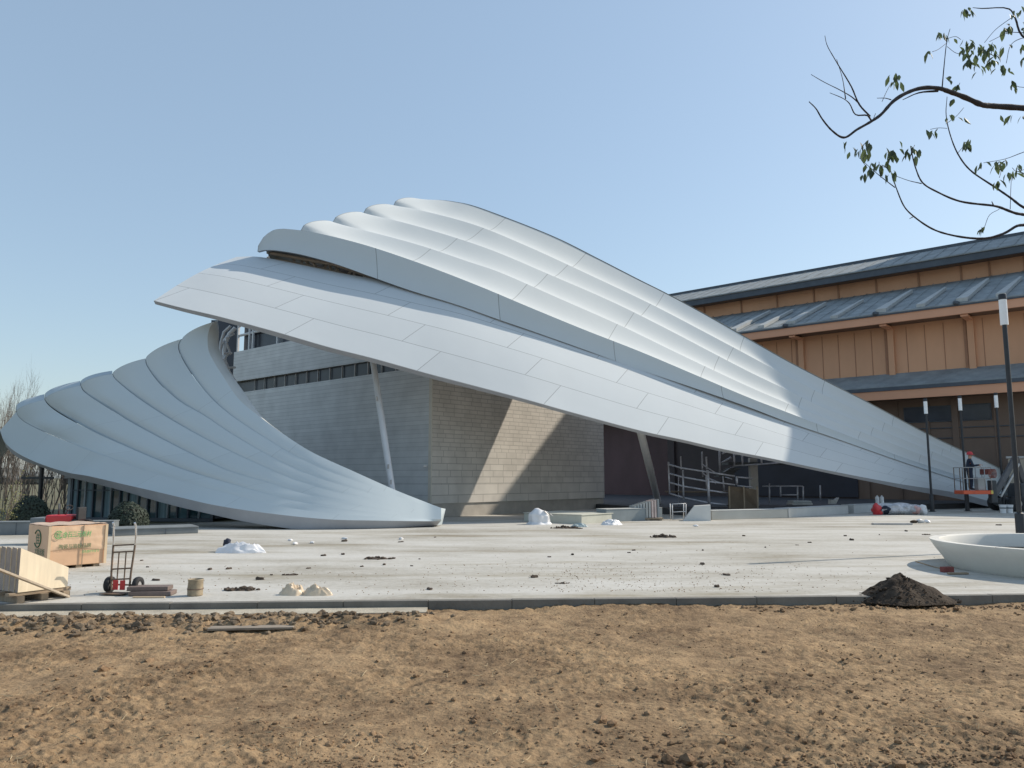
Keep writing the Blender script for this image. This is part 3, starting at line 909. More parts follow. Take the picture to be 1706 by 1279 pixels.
for _ in range(150):
    px = rnd.uniform(1180, 1760); x = (px-853)/1280*10.4; d = .16 + abs(rnd.gauss(0, .16))
    s = rnd.choice((.014, .018, .024, .032)); m.lump((x, kerb_y(x)-d, soil_h(x, kerb_y(x)-d)+s*.3), (s*1.2, s, s*.8), rnd.random()*50, 1, .35)
tag(m.build('soil_clods', M_clod, None), 'brown clods of loose soil strewn over the bare ground', 'soil', kind='stuff')
tag(mb2.build('churned_soil', soil_mat('grey_brown_churned_soil', (.075, .056, .040), (.25, .19, .13), bump=.6), None), 'dark churned soil lumps banked along the left part of the kerb', 'soil', kind='stuff')
m = MB()
for _ in range(900):
    px = rnd.gauss(1080, 190); py = rnd.uniform(938, 986) if rnd.random() < .8 else rnd.uniform(900, 986)
    p = G(px, py)
    if p.y < kerb_y(p.x) + .15: continue
    s = rnd.uniform(.003, .010); m.lump((p.x, p.y, s*.4), (s*1.4, s, s*.7), rnd.random()*50, 1, .3)
for _ in range(260):
    p = G(rnd.uniform(0, 760), rnd.uniform(940, 992))
    if p.y < kerb_y(p.x) + .15: continue
    s = rnd.uniform(.003, .009); m.lump((p.x, p.y, s*.4), (s*1.4, s, s*.7), rnd.random()*50, 1, .3)
tag(m.build('loose_grit', M_clod, None), 'fine brown grit strewn on the plaza along the kerb', 'grit', kind='stuff')
m = MB()
for _ in range(260):
    py = 1285 - 275*(rnd.random()**1.3); px = rnd.uniform(-200, 1900)
    p = G(px, py, -.13)
    if p.y > kerb_y(p.x) - .15: continue
    a = rnd.random()*math.pi; L = rnd.uniform(.03, .13); r = rnd.uniform(.0012, .0028)
    d = V((math.cos(a), math.sin(a), 0))*L/2
    q = V((p.x, p.y, 0)); qs = []
    for k in (-1, 0, 1):
        w = q + d*k + V((rnd.uniform(-.008, .008), rnd.uniform(-.008, .008), 0))
        qs.append(V((w.x, w.y, soil_h(w.x, w.y) + .006 + (.02*rnd.random() if k == 1 else 0))))
    m.tube(qs, [r, r*1.2, r*.6], 4)
tag(m.build('straw_litter', M_straw, None), 'dry straw and twigs scattered over the bare soil', 'straw', kind='stuff')
# ------------------------------------------------------------------ small helpers for site things
def heap_mesh(R, h, seed, nr=16, nt=40, rough=.18, ell=1.0):
    m = MB(); rows = []
    for i in range(nr+1):
        t = i/nr; row = []
        for k in range(nt+1):
            a = 2*math.pi*(k % nt)/nt
            q = V((math.cos(a)*t, math.sin(a)*t, 0))
            n1 = noise.noise(q*2.2 + V((seed, seed*2, 1))); n2 = noise.noise(q*7 + V((seed*3, 2, seed)))
            rr = R*(1 + .22*noise.noise(V((math.cos(a)*1.3, math.sin(a)*1.3, seed))))
            z = h*((1-t)**1.05)*(1 + rough*n1*1.4) + h*rough*.6*n2*(1-t**3) - .01*t
            if i == nr: z = -.02
            row.append(V((q.x*rr, q.y*rr*ell, z)))
        rows.append(row)
    return m.quad_grid(rows)
def crumple(sx, sy, h, seed, n=26, sharp=1.0):
    m = MB(); rows = []
    n = max(n, 34)
    for i in range(n+1):
        row = []
        for j in range(n+1):
            u, v = i/n*2-1, j/n*2-1
            rad = max(abs(u), abs(v)); e = (u*u+v*v)**.5
            q = V((u*1.3, v*1.3, seed))
            w = 1 + .30*noise.noise(q*.9)
            r1 = 1 - abs(noise.noise(q*1.5 + V((0, seed, 0))))*2.2
            r2 = 1 - abs(noise.noise(q*3.2 + V((3, 3, seed))))*2.0
            k = max(0, 1 - min(1, e)**2)**.75
            z = h*k*(.42 + .38*r1*sharp + .16*r2*sharp) + .004
            if rad > .97: z = .0
            f = 1/max(1, e)**.7
            row.append(V((u*w*sx*f + .07*sx*noise.noise(q*3), v*w*sy*f + .07*sy*noise.noise(q*3+V((9,1,1))), max(z, 0))))
        rows.append(row)
    return m.quad_grid(rows)
M_plastic = mat('white_plastic_sheet', (.72, .72, .73), .35, .08, 4, spec=.6)
M_tanplastic = mat('tan_plastic_sheet', (.62, .50, .36), .45, .14, 3, spec=.5)
M_wood = mat('pale_plywood', (.62, .47, .31), .65, .12, 1.5, stretch=(1, 8, 1))
M_woodd = mat('weathered_timber', (.30, .23, .16), .75, .25, 3, stretch=(1, 6, 1))
M_ply = mat('brown_plywood', (.16, .115, .075), .7, .2, 1.2)
M_red = mat('red_paint', (.55, .035, .04), .4, .1, 5)
M_orange_paint = mat('orange_red_paint', (.72, .12, .05), .45, .12, 4)
M_rubber = mat('black_rubber', (.022, .022, .024), .8, .2, 8)
M_mach = mat('dark_machine_grey', (.06, .065, .07), .6, .2, 4)
M_rust = mat('rusty_steel', (.17, .12, .085), .65, .35, 10, metal=.2)
M_tinted = mat('galvanised_tube', (.42, .41, .40), .4, .2, 8, metal=.5)
M_scaff = mat('scaffold_tube', (.55, .55, .60), .45, .25, 5, metal=.4)
M_scuff = mat('mud_brown', (.075, .055, .04), .9, .3, 12)
M_bluec = mat('dark_blue_cloth', (.02, .028, .05), .9, .2, 6)

# ------------------------------------------------------------------ lamp posts
def lamp_post(loc, h, label, rz=0):
    t = thing('street_lamp', label, 'street lamp', loc, rz, 'black lamp posts with white cylinder heads')
    MB().lathe([(.0, 0), (.17, 0), (.17, .02), (.10, .03), (.095, .78), (.09, .80), (.055, .82), (.055, .80)], 20).build('base', M_black, t, True, world=False, sharp=40)
    MB().lathe([(.052, .80), (.05, h-.72), (.0, h-.72)], 16).build('pole', M_black, t, True, world=False, sharp=40)
    MB().lathe([(.0, h-.72), (.082, h-.72), (.082, h-.13), (.0, h-.13)], 20).build('lamp_head', M_lampglass, t, True, world=False, sharp=40)
    MB().lathe([(.0, h-.13), (.084, h-.13), (.084, h-.02), (.075, h), (.0, h)], 20).build('cap', M_black, t, True, world=False, sharp=40)
    return t
p = G(1703, 916); L0 = lamp_post(p, A(1674, 490, p.y).z, 'tall black lamp post close behind the round white planter')
lab = ['black lamp post standing before the shell tip, left of the aerial lift', 'black lamp post whose pole rises behind the work platform of the lift', 'black lamp post behind the boom of the aerial lift']
for (px, pxt, pyt, Y), lb in zip(((1553.5, 1541, 664, 36.4), (1610.5, 1600, 659, 37.2), (1672, 1660, 654, 36.8)), lab):
    b = A(px, 850, Y); h = A(pxt, pyt, Y).z
    x = lerp(b.x, A(pxt, pyt, Y).x, .5)
    lamp_post((x, Y, 0), h, lb)

# ------------------------------------------------------------------ planter
pl = thing('round_planter', 'round white concrete planter bowl with a flaring rim on the plaza', 'planter', (9.84, 13.65, 0))
R = 2.25
MB().lathe([(R-.30, 0), (R-.27, .03), (R-.20, .15), (R-.08, .32), (R, .46), (R, .475), (R-.16, .475), (R-.18, .45), (R-.22, .22)], 96).build('bowl', mat('white_cast_concrete', (.66, .64, .585), .6, .07, 1.2, bump=.1), pl, True, world=False, sharp=30)
MB().lathe([(R-.205, .16), (R*.5, .20), (.0, .21)], 48).build('soil_fill', M_scuff, pl, True, world=False)
for a in (2.3, 3.6, 1.0, 4.9, 0.0):
    MB().box((math.cos(a)*(R-.08), math.sin(a)*(R-.08), .472), (.17, .012, .012), a).build('rim_joint', M_steel, pl, world=False)
br = thing('brick_offcut', 'broken red brick lying against the foot of the planter', 'brick', G(1578, 953))
MB().box((0, 0, .045), (.20, .10, .09), .2, bev=.006).build('brick_body', mat('dull_red_brick', (.24, .07, .06), .9, .2, 12), br, world=False)
rd = thing('timber_stick', 'pale timber stick leaning at the foot of the planter', 'stick', G(1556, 950))
MB().tube([(-.25, .12, .14), (.0, 0, .06), (.22, -.10, .012)], .013, 6).build('stick_body', M_woodd, rd, world=False)
bd = thing('timber_stick', 'short pale board lying in front of the planter', 'stick', G(1596, 957))
MB().box((0, 0, .02), (.34, .07, .03), .1, bev=.004).build('stick_body', M_woodd, bd, world=False)

# ------------------------------------------------------------------ soil pile
sp_ = thing('soil_pile', 'dark conical pile of soil at the plaza edge', 'soil pile', G(1502, 998, -.05))
hm = heap_mesh(.64, .37, 4.2, 26, 64, .13, .75)
rnd = random.Random(5)
for _ in range(420):
    a = rnd.random()*6.28; t = rnd.random()**.55*1.2
    s = rnd.uniform(.005, .016) * (1.9 if rnd.random() < .06 else 1)
    hm.lump((math.cos(a)*.64*t, math.sin(a)*.48*t, max(0, .34*(1-t))+s*.2), (s*1.2, s, s*.8), rnd.random()*40, 1, .4)
hm.build('heap_body', M_darksoil, sp_, True, world=False)

# ------------------------------------------------------------------ boxed crate with green lettering
def text_mesh(name, body, size, mt, parent, loc, ex, ez, squash=1.0):
    c = bpy.data.curves.new(name, 'FONT'); c.body = body; c.size = size; c.offset = .005*size; c.align_x = 'LEFT'
    o = bpy.data.objects.new(name+'_tmp', c); C.objects.link(o)
    bpy.context.view_layer.update()
    me = bpy.data.meshes.new_from_object(o.evaluated_get(bpy.context.evaluated_depsgraph_get()))
    bpy.data.objects.remove(o); bpy.data.curves.remove(c)
    ex = V(ex).normalized(); ez = V(ez)
    for v in me.vertices: v.co = V(loc) + ex*v.co.x*squash + ez*v.co.y
    me.name = name; me.materials.clear(); me.materials.append(mt)
    ob = bpy.data.objects.new(name, me); C.objects.link(ob); ob.parent = parent
    return ob
M_green = mat('green_print', (.05, .36, .12), .6, .1, 6)
M_greend = mat('dark_green_print', (.03, .12, .055), .6, .1, 6)
M_card = mat('tan_crate_board', (.66, .42, .26), .6, .10, 1.2, bump=.12, bscale=5)
M_film = mat('glossy_tan_film', (.72, .49, .32), .25, .08, 2, bump=.5, bscale=6, spec=.7)
pc = G(76, 950); pr = G(176, 942)
ex = (pr-pc); ew = ex.length; ex.normalize(); ey = V((-ex.y, ex.x, 0)); rz = math.atan2(ex.y, ex.x)
cr = thing('packing_crate', 'film wrapped tan packing crate with green Chinese lettering', 'crate', pc, rz)
ld = 1.05; hh = .70
MB().box((ew/2, ld/2, .05+hh/2), (ew, ld, hh), bev=.012).build('crate_body', M_card, cr, world=False)
m = MB(); rows = []
for i in range(26):
    rw = []
    for j in range(15):
        x = .02 + (ew-.04)*i/25; z = hh*.42 + .02 + (hh*.6)*j/14
        sag = 1 if j else 0
        rw.append(V((x, -.006 - .014*abs(noise.noise(V((x*4, z*9, 2))))*sag - (.004 if j else 0), z + (.03*math.sin(x*4.1) if j == 0 else 0))))
    rows.append(rw)
m.quad_grid(rows); m.build('film_wrap', M_film, cr, True, world=False)
m = MB()
rows = [[V((x, y + .0, .05+hh+.006+.035*abs(noise.noise(V((x*3, y*3, 5)))))) for x in [ew*i/18 for i in range(19)]] for y in [ld*j/14 for j in range(15)]]
m.quad_grid(rows); m.build('film_top', M_film, cr, True, world=False)
for x in (.02, .015+ew*.56, ew-.03):
    MB().box((x, -.028, .05+hh/2), (.012 if 0 < x < ew-.1 and x > .1 else .045, .012, hh), 0).build('strap' if .1 < x < ew-.1 else 'corner_batten', M_woodd if .1 < x < ew-.1 else M_wood, cr, world=False)
for x in (.2, ew*.55, ew-.15):
    MB().box((x, ld/2, .025), (.10, ld-.05, .05), 0).build('skid', M_woodd, cr, world=False)
X, Zv = V((1, 0, 0)), V((0, 0, 1))
fy = -.034
text_mesh('lettering', '佳 金石三元板材', .112, M_green, cr, (ew*.12, fy, hh*.72+.05), X, Zv+V((.10, 0, 0)), .70)
text_mesh('lettering', '陶瓷与岩板品牌', .085, M_greend, cr, (ew*.17, fy, hh*.44+.05), X, Zv, .90)
text_mesh('lettering', '绿色建材专用·环', .055, M_green, cr, (ew*.56, fy, hh*.30+.05), X, Zv, .74)
m = MB(); ring = []
for k in range(33):
    a = math.pi*2*k/32; ring.append(V((ew*.16+.062*math.cos(a), fy-.001, hh*.72+.092+.066*math.sin(a))))
m.tube(ring[3:30], .006, 5, cap=False); m.build('logo_ring', M_green, cr, world=False)
Yn = V((0, -1, 0)); sx_ = -.006
text_mesh('lettering', '佳', .21, M_greend, cr, (sx_, ld*.47+.12, hh*.55+.05), Yn, Zv, 1.0)
text_mesh('lettering', '大板岩板', .13, M_greend, cr, (sx_, ld*.60, hh*.28+.05), Yn, Zv, 1.0)
m = MB(); ring = []
for k in range(33):
    a = math.pi*2*k/32; ring.append(V((sx_-.002, ld*.47+.015+.17*math.cos(a), hh*.55+.13+.15*math.sin(a))))
m.tube(ring[3:30], .010, 5, cap=False); m.build('logo_ring', M_greend, cr, world=False)

# ------------------------------------------------------------------ stack of sheets on a pallet, far left
q0 = A(30, 983, 10.08); q1 = A(112.5, 976, 10.62)
ex = V((q1.x-q0.x, q1.y-q0.y, 0)); ew = ex.length; rz = math.atan2(ex.y, ex.x)
st = thing('sheet_stack', 'stack of pale board sheets standing on edge on a timber pallet', 'stack', (q0.x, q0.y, 0), rz)
z0 = .135
M_sheet = mat('cream_board_sheet', (.80, .68, .50), .6, .10, 2.5, stretch=(6, 1, .6)); M_edge = mat('grey_board_edge', (.36, .30, .26), .8, .2, 5)
hn = A(29, 913, q0.y).z - z0; hf = A(112, 945, q1.y).z - z0
for k in range(13):
    y = .002 + k*.046
    jz = .006*math.sin(k*2.1)
    m = MB(); m.prism([V((jz, y, z0)), V((ew+jz, y, z0)), V((ew+jz, y, z0+hf)), V((jz, y, z0+hn+jz*.6))], V((0, .036, 0)))
    me = m.build('sheet', [M_sheet, M_edge], st, world=False)
    for pl_ in me.data.polygons:
        if abs(pl_.normal.y) < .7 and pl_.normal.z < .5: pl_.material_index = 1
for yy in (.06, .34, .58):
    MB().box((ew*.5-.02, yy, .11), (ew+.16, .09, .045), 0, bev=.004).build('pallet_board', M_woodd, st, world=False)
for xx in (.03, ew*.52, ew-.02):
    MB().box((xx, .32, .045), (.09, .70, .085), 0, bev=.004).build('pallet_block', M_woodd, st, world=False)
pk = thing('leaning_plank', 'long weathered plank propped against the stack of board sheets', 'plank', G(114, 995))
a0 = A(-60, 926, 9.25) - V(pk.location); a1 = V((0, -.02, .014))
d = (a1-a0); L = d.length; xx = d.normalized(); yy = V((0, 0, 1)).cross(xx).normalized(); zz = xx.cross(yy)
MB().box((a0+a1)/2, (L, .085, .026), M=Matrix((xx, yy, zz)).transposed(), bev=.003).build('plank_body', mat('grey_plank', (.46, .38, .29), .8, .2, 3, stretch=(1, 6, 1)), pk, world=False)

# ------------------------------------------------------------------ hand truck
hp = G(199, 989)
ht = thing('hand_truck', 'two wheeled hand truck with grey frame and red toe plate', 'hand truck', hp, -.12)
k_ = hp.y/F; TT = .98
def fx(px): return (px-199)*k_
hts = A(199, 870, hp.y).z
for s, a in ((-1, -.155), (1, .17)):
    m = MB(); m.tube([(a*.83, 0, .05), (a*.9, .0, .30), (a, .03, hts*.68)], .014, 8); m.build('side_rail', M_rust, ht, True, world=False, sharp=50)
    m = MB(); m.tube([(a, .03, hts*.68), (a+.006*s, .03, hts*.82), (a+.022, -.01, hts*.95), (a+.034, -.06, hts)], .0135, 8); m.build('handle', mat('bright_chrome_tube', (.7, .7, .7), .25, .1, 6, metal=.8) if s < 0 else bpy.data.materials['bright_chrome_tube'], ht, True, world=False, sharp=50)
for z, w, y in ((hts*.675, .17, .03), (hts*.58, .165, .02), (hts*.345, .15, .01), (hts*.20, .145, .0)):
    MB().tube([(-w*.95, y, z-.006), (w, y, z+.012)], .011, 8).build('cross_bar', M_rust, ht, True, world=False, sharp=50)
for x in (-.05, .055):
    MB().tube([(x, .0, .06), (x, .012, hts*.58)], .009, 6).build('upright', M_rust, ht, True, world=False, sharp=50)
for x in (-.052, .052):
    MB().box((x, -.022, .12), (.075, .012, .13), 0, bev=.004).build('red_plate', M_red, ht, world=False)
MB().box((0, -.10, .022), (.34, .20, .010), 0, bev=.003).build('toe_plate', M_rust, ht, world=False)
MB().tube([(-.22, .05, .115), (.23, .05, .115)], .011, 8).build('axle', M_rust, ht, True, world=False)
for x in (-.185, .235):
    wmb = MB(); R_ = .112
    prof = [(.055, -.036), (.085, -.040), (.105, -.030), (R_, 0), (.105, .030), (.085, .040), (.055, .036)]
    m = MB(); m.lathe(prof, 24, (x, .05, .118), 'X'); wh = m.build('wheel', M_rubber, ht, True, world=False)
    m = MB(); m.lathe([(0, -.024), (.056, -.024), (.058, 0), (.056, .024), (0, .024)], 18, (x, .05, .118), 'X'); m.build('rim', M_tinted, wh, True, world=False, sharp=40)
# dark slabs beside it, rusty tin, rubble
ds = thing('slab_stack', 'two dark grey slabs stacked flat beside the hand truck', 'slab', G(252, 991), .06)
MB().box((.02, 0, .032), (.56, .24, .055), 0, bev=.006).build('slab', mat('purple_grey_slab', (.17, .13, .115), .8, .2, 5), ds, world=False)
MB().box((-.03, .03, .092), (.54, .22, .055), .03, bev=.006).build('slab', bpy.data.materials['purple_grey_slab'], ds, world=False)
st2 = thing('timber_stick', 'thin pale lath lying flat in front of the dark slabs', 'stick', G(248, 996), .03)
MB().box((0, 0, .012), (.42, .03, .018), 0).build('stick_body', M_wood, st2, world=False)
tn = thing('paint_tin', 'dented rusty tin standing on the plaza near the kerb', 'tin', G(325, 992))
m = MB(); rows = []
for i, (r, z) in enumerate([(.0, .004), (.098, .004), (.102, .012), (.10, .04), (.103, .09), (.10, .14), (.097, .19), (.103, .215), (.099, .222), (.092, .21), (.09, .12), (0, .11)]):
    rows.append([V((r*math.cos(a)*(1+.04*noise.noise(V((math.cos(a), math.sin(a), z*9)))), r*math.sin(a)*(1+.05*noise.noise(V((math.sin(a), z*7, 2)))), z)) for a in [2*math.pi*k/28 for k in range(29)]])
m.quad_grid(rows); m.build('tin_body', mat('stained_tin', (.30, .24, .16), .6, .35, 9), tn, True, world=False, sharp=40)
MB().lathe([(.103, .085), (.108, .09), (.108, .097), (.103, .102)], 28).build('hoop', M_rust, tn, True, world=False)

# ------------------------------------------------------------------ plastic and rubble on the plaza
def sheet(px, py, sx, sy, h, seed, mt, label, cat='plastic sheet', name='plastic_sheet', rz=0, sharp=1.0):
    t = thing(name, label, cat, G(px, py), rz)
    crumple(sx, sy, h, seed, 34, sharp).build('folded_sheet', mt, t, True, world=False, sharp=28)
    return t
sheet(488, 990, .19, .12, .17, 3.3, M_tanplastic, 'crumpled tan plastic sheet by the kerb, larger of two', sharp=1.1)
sheet(528, 991, .20, .10, .16, 8.1, M_tanplastic, 'smooth tan plastic sheet lying right against the crumpled one')
sheet(402, 920, .56, .22, .24, 5.7, M_plastic, 'heap of crumpled white plastic on the open plaza', sharp=1.2)
lm = MB().lump((-.16, -.08, .19), (.10, .08, .09), 2, 2, .3); t = thing('dark_bag', 'small dark bundle on top of the white plastic heap', 'bundle', G(392, 918)); lm.build('bag_body', M_bluec, t, True, world=False)
for (px, py, w, h, n, lb) in ((402, 983, .25, .075, 26, 'low heap of dark rubble between the tin and the tan plastic'), (628, 931, .34, .07, 24, 'flat dark heap of mud on the middle of the plaza'), (1104, 895, .42, .10, 26, 'dark mud heap on the far right of the plaza'), (937, 972, .11, .03, 10, 'small dark mud heap near the kerb'), (938, 880, .42, .10, 18, 'grey rubble heap in front of the low wall'), (957, 880.5, .3, .09, 10, 'dark rubble beside the grey rubble heap'), (1545, 891, .16, .05, 8, 'small mud heap beyond the planter rim'), (485, 958, .16, .04, 9, 'thin scatter of mud lumps on the plaza')):
    t = thing('rubble_heap', lb, 'rubble', G(px, py)); rn = random.Random(px); m = heap_mesh(w, h*.6, px*.13, 8, 24, .3, .45)
    for _ in range(n):
        a = rn.random()*6.28; tt = rn.random()**.7; s = rn.uniform(.25, .55)*h
        m.lump((math.cos(a)*w*tt, math.sin(a)*w*.42*tt, h*.5*(1-tt)+s*.2), (s*1.4, s, s*.8), rn.random()*30, 1, .4)
    m.build('rubble_body', M_scuff, t, False, world=False)
clods = [(1048, 921), (1056, 917), (915, 928), (954, 924.5), (1171, 917), (1210, 958), (1194, 978), (1328, 908), (1349, 904), (1275, 912), (1419, 900), (1510, 885), (1465, 891), (1664, 875), (571, 924), (699, 931.5), (640, 941), (603, 944), (686, 943), (514, 947), (452, 958), (433, 965.5), (539, 926), (1170, 940), (716, 982), (890, 962), (236, 934), (246, 945), (260, 967), (725, 895), (574, 902), (1408, 893), (1239, 893), (668, 903), (350, 949), (381, 948)]
proto = None
rnd = random.Random(21)
for px, py in clods:
    p = G(px, py)
    if proto is None:
        o = MB().lump((0, 0, .025), (.055, .04, .038), 3, 2, .4, rz=0).build('mud_clod', M_scuff, None, world=False); proto = o
        tag(o, 'small dark mud clod lying on the pale plaza', 'clod', 'mud clods scattered over the plaza')
    else:
        o = proto.copy(); C.objects.link(o)
    k = rnd.uniform(.35, 1.05); o.location = p; o.scale = (k*rnd.uniform(.9, 1.7), k, k*rnd.uniform(.45, .9)); o.rotation_euler = (0, 0, rnd.random()*6.28)

# ------------------------------------------------------------------ along the front of the buildings
bg_ = thing('plastic_sheet', 'tall bundle draped in white plastic beside the low wall', 'plastic sheet', G(899, 873), .2)
m = MB(); rows = []
for i in range(25):
    rw = []
    for j in range(29):
        a = 2*math.pi*j/28; t = i/24
        r = .30*(1 - .75*max(0, t-.55)/.45)*(1 + .10*math.sin(a*7+t*2) + .14*noise.noise(V((math.cos(a)*2, math.sin(a)*2, t*3))))
        if t < .12: r *= 1 + (.12-t)*2.2
        rw.append(V((r*1.15*math.cos(a) + .12*max(0, t-.7), r*.8*math.sin(a), .50*min(1, t*1.15)*(1-.10*math.cos(a)) )))
    rows.append(rw)
m.quad_grid(rows, flip=True)
m.quad_grid([[V((.12+.35*i/10, -.25*(1-i/14)+.5*(.4)*j/8*(1-i/16), .47-.20*(i/10)**1.3+.03*noise.noise(V((i*.6, j*.6, 3))))) for i in range(11)] for j in range(9)])
m.build('draped_sheet', M_plastic, bg_, True, world=False)
sheet(1019, 874, .38, .25, .22, 2.2, M_plastic, 'low white plastic bag in front of the lit end of the low wall', rz=.2)
sheet(1640-1000+326, 877.5, .28, .14, .14, 6.4, mat('grey_blue_plastic', (.36, .42, .42), .5, .2, 5), 'crumpled grey blue sheet on the plaza before the low wall')
sheet(1630, 869, .001, .001, .001, 1, M_plastic, 'x') if False else None

M_green_wall = mat('pale_green_grey_stone', (.50, .50, .43), .7, .08, 2)
lw = thing('low_wall', 'low stone kerb wall with a sunlit end face before the stone block', 'low wall', G(969, 873))
p0 = G(969, 873)
hw = .29
m = MB(); L1, L2 = 2.6, 2.2
base = [p0, p0+er*0+ed*L2, p0 - er*L1 + ed*L2, p0 - er*L1]
m.prism([b for b in base], V((0, 0, hw))); m.build('wall_body', M_green_wall, lw)
MB().box(p0 - er*(L1/2) + ed*(L2/2) + V((0, 0, hw+.018)), (L1+.05, L2+.05, .03), RZ, bev=.004).build('coping', M_green_wall, lw)
# edge kerb in segments + sloping cheek
def ledge(px0, py0, px1, py1, h, label, mt):
    a, b = G(px0, py0), G(px1, py1); d = b-a; L = d.length; rz = math.atan2(d.y, d.x)
    t = thing('granite_ledge', label, 'ledge', a, rz)
    MB().box((L/2, .3, h/2), (L-.02, .6, h), 0, bev=.012).build('ledge_body', mt, t, world=False)
    MB().box((L/2, .3, h+.012), (L-.02, .62, .02), 0, bev=.004).build('ledge_top', M_stone, t, world=False)
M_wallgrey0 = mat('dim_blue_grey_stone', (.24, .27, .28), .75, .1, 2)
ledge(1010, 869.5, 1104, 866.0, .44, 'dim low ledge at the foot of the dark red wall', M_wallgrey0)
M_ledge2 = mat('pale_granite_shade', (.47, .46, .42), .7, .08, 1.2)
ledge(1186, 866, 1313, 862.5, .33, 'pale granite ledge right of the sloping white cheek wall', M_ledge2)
ledge(1314, 862.5, 1414, 855.8, .35, 'long blue grey granite ledge in the middle of the terrace edge', M_stone)
ledge(1423, 855.2, 1500, 851, .36, 'granite ledge running behind the wrapped bundle', M_stone)
ck = thing('stair_cheek', 'sloping white stone cheek wall at the end of the ledges', 'stair cheek', G(1140, 867.5))
a = G(1138, 867.5); b = G(1184.5, 867.5); d = b-a
m = MB(); m.prism([a, b, b+V((0, 0, .58)), a+d*.42+V((0, 0, .54))], V((.1, .5, 0))); m.build('cheek_body', mat('white_stone', (.60, .60, .58), .7, .05, 2), ck)

ts = thing('tile_stack', 'stack of upright white stone slabs on a low pallet', 'stack', G(1078, 866.5), -.06)
for k in range(9):
    x = -.52 + k*.105
    MB().box((x, 0.0, .33 + .015*k), (.07, .5, .44+.03*k), .35).build('slab', M_cap if k < 6 else mat('pale_pink_slab', (.62, .50, .46), .6, .2, 4) if k == 6 else (bpy.data.materials['pale_pink_slab'] if k % 2 else M_white), ts, world=False)
MB().box((0, 0, .07), (1.16, .5, .05), 0).build('pallet', M_woodd, ts, world=False)
for x in (-.48, .02, .48):
    MB().box((x, 0, .022), (.08, .5, .045), 0).build('pallet_foot', M_woodd, ts, world=False)
cf = thing('tube_frame', 'small empty steel tube frame left of the sloping cheek wall', 'frame', G(1131, 866))
w_ = .26
for x in (-w_, w_):
    MB().tube([(x*.95, -.1, 0), (x, -.1, .60)], .018, 6).build('post', M_whitesteel, cf, True, world=False)
    MB().tube([(x*.95, .3, 0), (x, .3, .60)], .018, 6).build('post', M_whitesteel, cf, True, world=False)
for z in (.60, .30, .03):
    MB().tube([(-w_, -.1, z), (w_, -.1, z+.02)], .014, 6).build('rail', M_whitesteel, cf, True, world=False)

# ------------------------------------------------------------------ scaffold and stair under the canopy
SY = 34.6
sc_ = thing('scaffold', 'curved tube scaffold standing under the canopy before the dark hall', 'scaffold', A(1175, 846, SY))
def zp(zx, zy, Y): return A(1090+zx/7.417, 730+zy/7.417, Y)
for (x0, y0, x1, y1, Y, r) in ((175,290,190,690,34.3,.035),(328,222,332,390,34.6,.03),(355,390,362,760,34.0,.04),(643,225,650,380,34.6,.04),(660,390,678,800,33.4,.055),(590,165,598,480,36,.035),(640,470,648,640,35.5,.03),(850,470,862,650,35,.035),(300,470,300,860,35,.02)):
    MB().tube([zp(x0, y0, Y), zp(x1, y1, Y)], r, 8).build('standard', M_scaff, sc_, True)
for pth in (((180,325,34.3),(340,368,34.1),(650,415,33.6),(995,468,33.8)), ((190,435,34.3),(350,480,34.1),(645,530,33.5),(995,575,33.8)), ((190,545,34.3),(350,592,34.1),(650,640,33.5),(920,680,33.8)), ((200,685,34.3),(355,732,34.1),(655,795,33.5),(920,828,33.8)), ((1040,480,34.5),(1215,497,34.8)), ((1030,588,34.5),(1215,605,34.8))):
    MB().tube([zp(*q) for q in pth], .034, 8).build('ledger', M_scaff, sc_, True)
for (x0, y0, x1, y1) in ((590,320,760,430), (600,430,760,560), (690,500,830,560), (880,480,960,505)):
    MB().tube([zp(x0, y0, 35.3), zp(x1, y1, 35.0)], .028, 6).build('brace', M_scaff, sc_, True)
for (x0, x1, y0, y1) in ((985, 1030, 470, 575),):
    MB().tube([zp(x0+35, y0, 34.2), zp(x0+35, y1, 34.2)], .05, 6).build('standard', M_scaff, sc_, True)
# platform boards
MB().box(zp(640, 660, 35.2), (3.6, 1.0, .06), -.1).build('deck_board', M_ply, sc_)
sr = thing('steel_stair', 'steel stair with tube rails climbing up under the canopy', 'stair', zp(860, 800, 37))
for (x0, y0, x1, y1) in ((860,420,990,345), (835,300,950,235), (840,190,910,155), (1000,340,1570,303), (1000,200,1085,195), (990, 345, 1000, 340)):
    MB().tube([zp(x0, y0, 37), zp(x1, y1, 37)], .04, 8).build('handrail', M_scaff, sr, True)
for (x0, y0, y1) in ((805,135,425), (985,165,340), (1085,185,335), (1322,240,320)):
    MB().tube([zp(x0, y0, 37), zp(x0+6, y1, 37)], .045, 8).build('post', M_scaff, sr, True)
for k in range(7):
    q = zp(830+k*24, 470-k*16, 37.3); MB().box(q, (.5, .9, .05), 0).build('tread', M_mach, sr)
m = MB(); m.prism([zp(820, 520, 37.2), zp(1000, 380, 37.2), zp(1000, 420, 37.2), zp(850, 540, 37.2)], V((0, .06, 0))); m.build('stringer', M_mach, sr)
MB().box(zp(1230, 600, 37.5) + V((0, 0, -.3)), (.36, .3, 3.4), 0).build('stair_column', M_steel, sr)
MB().box(zp(1280, 315, 37.6), (3.2, 1.2, .12), 0).build('landing', M_mach, sr)
bs = thing('plywood_hoarding', 'brown plywood hoarding leaning behind the granite ledge', 'hoarding', zp(1090, 850, 33.5))
m = MB(); m.prism([zp(915, 590, 33.7), zp(1130, 612, 33.7), zp(1285, 640, 33.9), zp(1290, 880, 33.9), zp(915, 880, 33.7)], V((0, .05, 0))); m.build('panel', M_ply, bs)
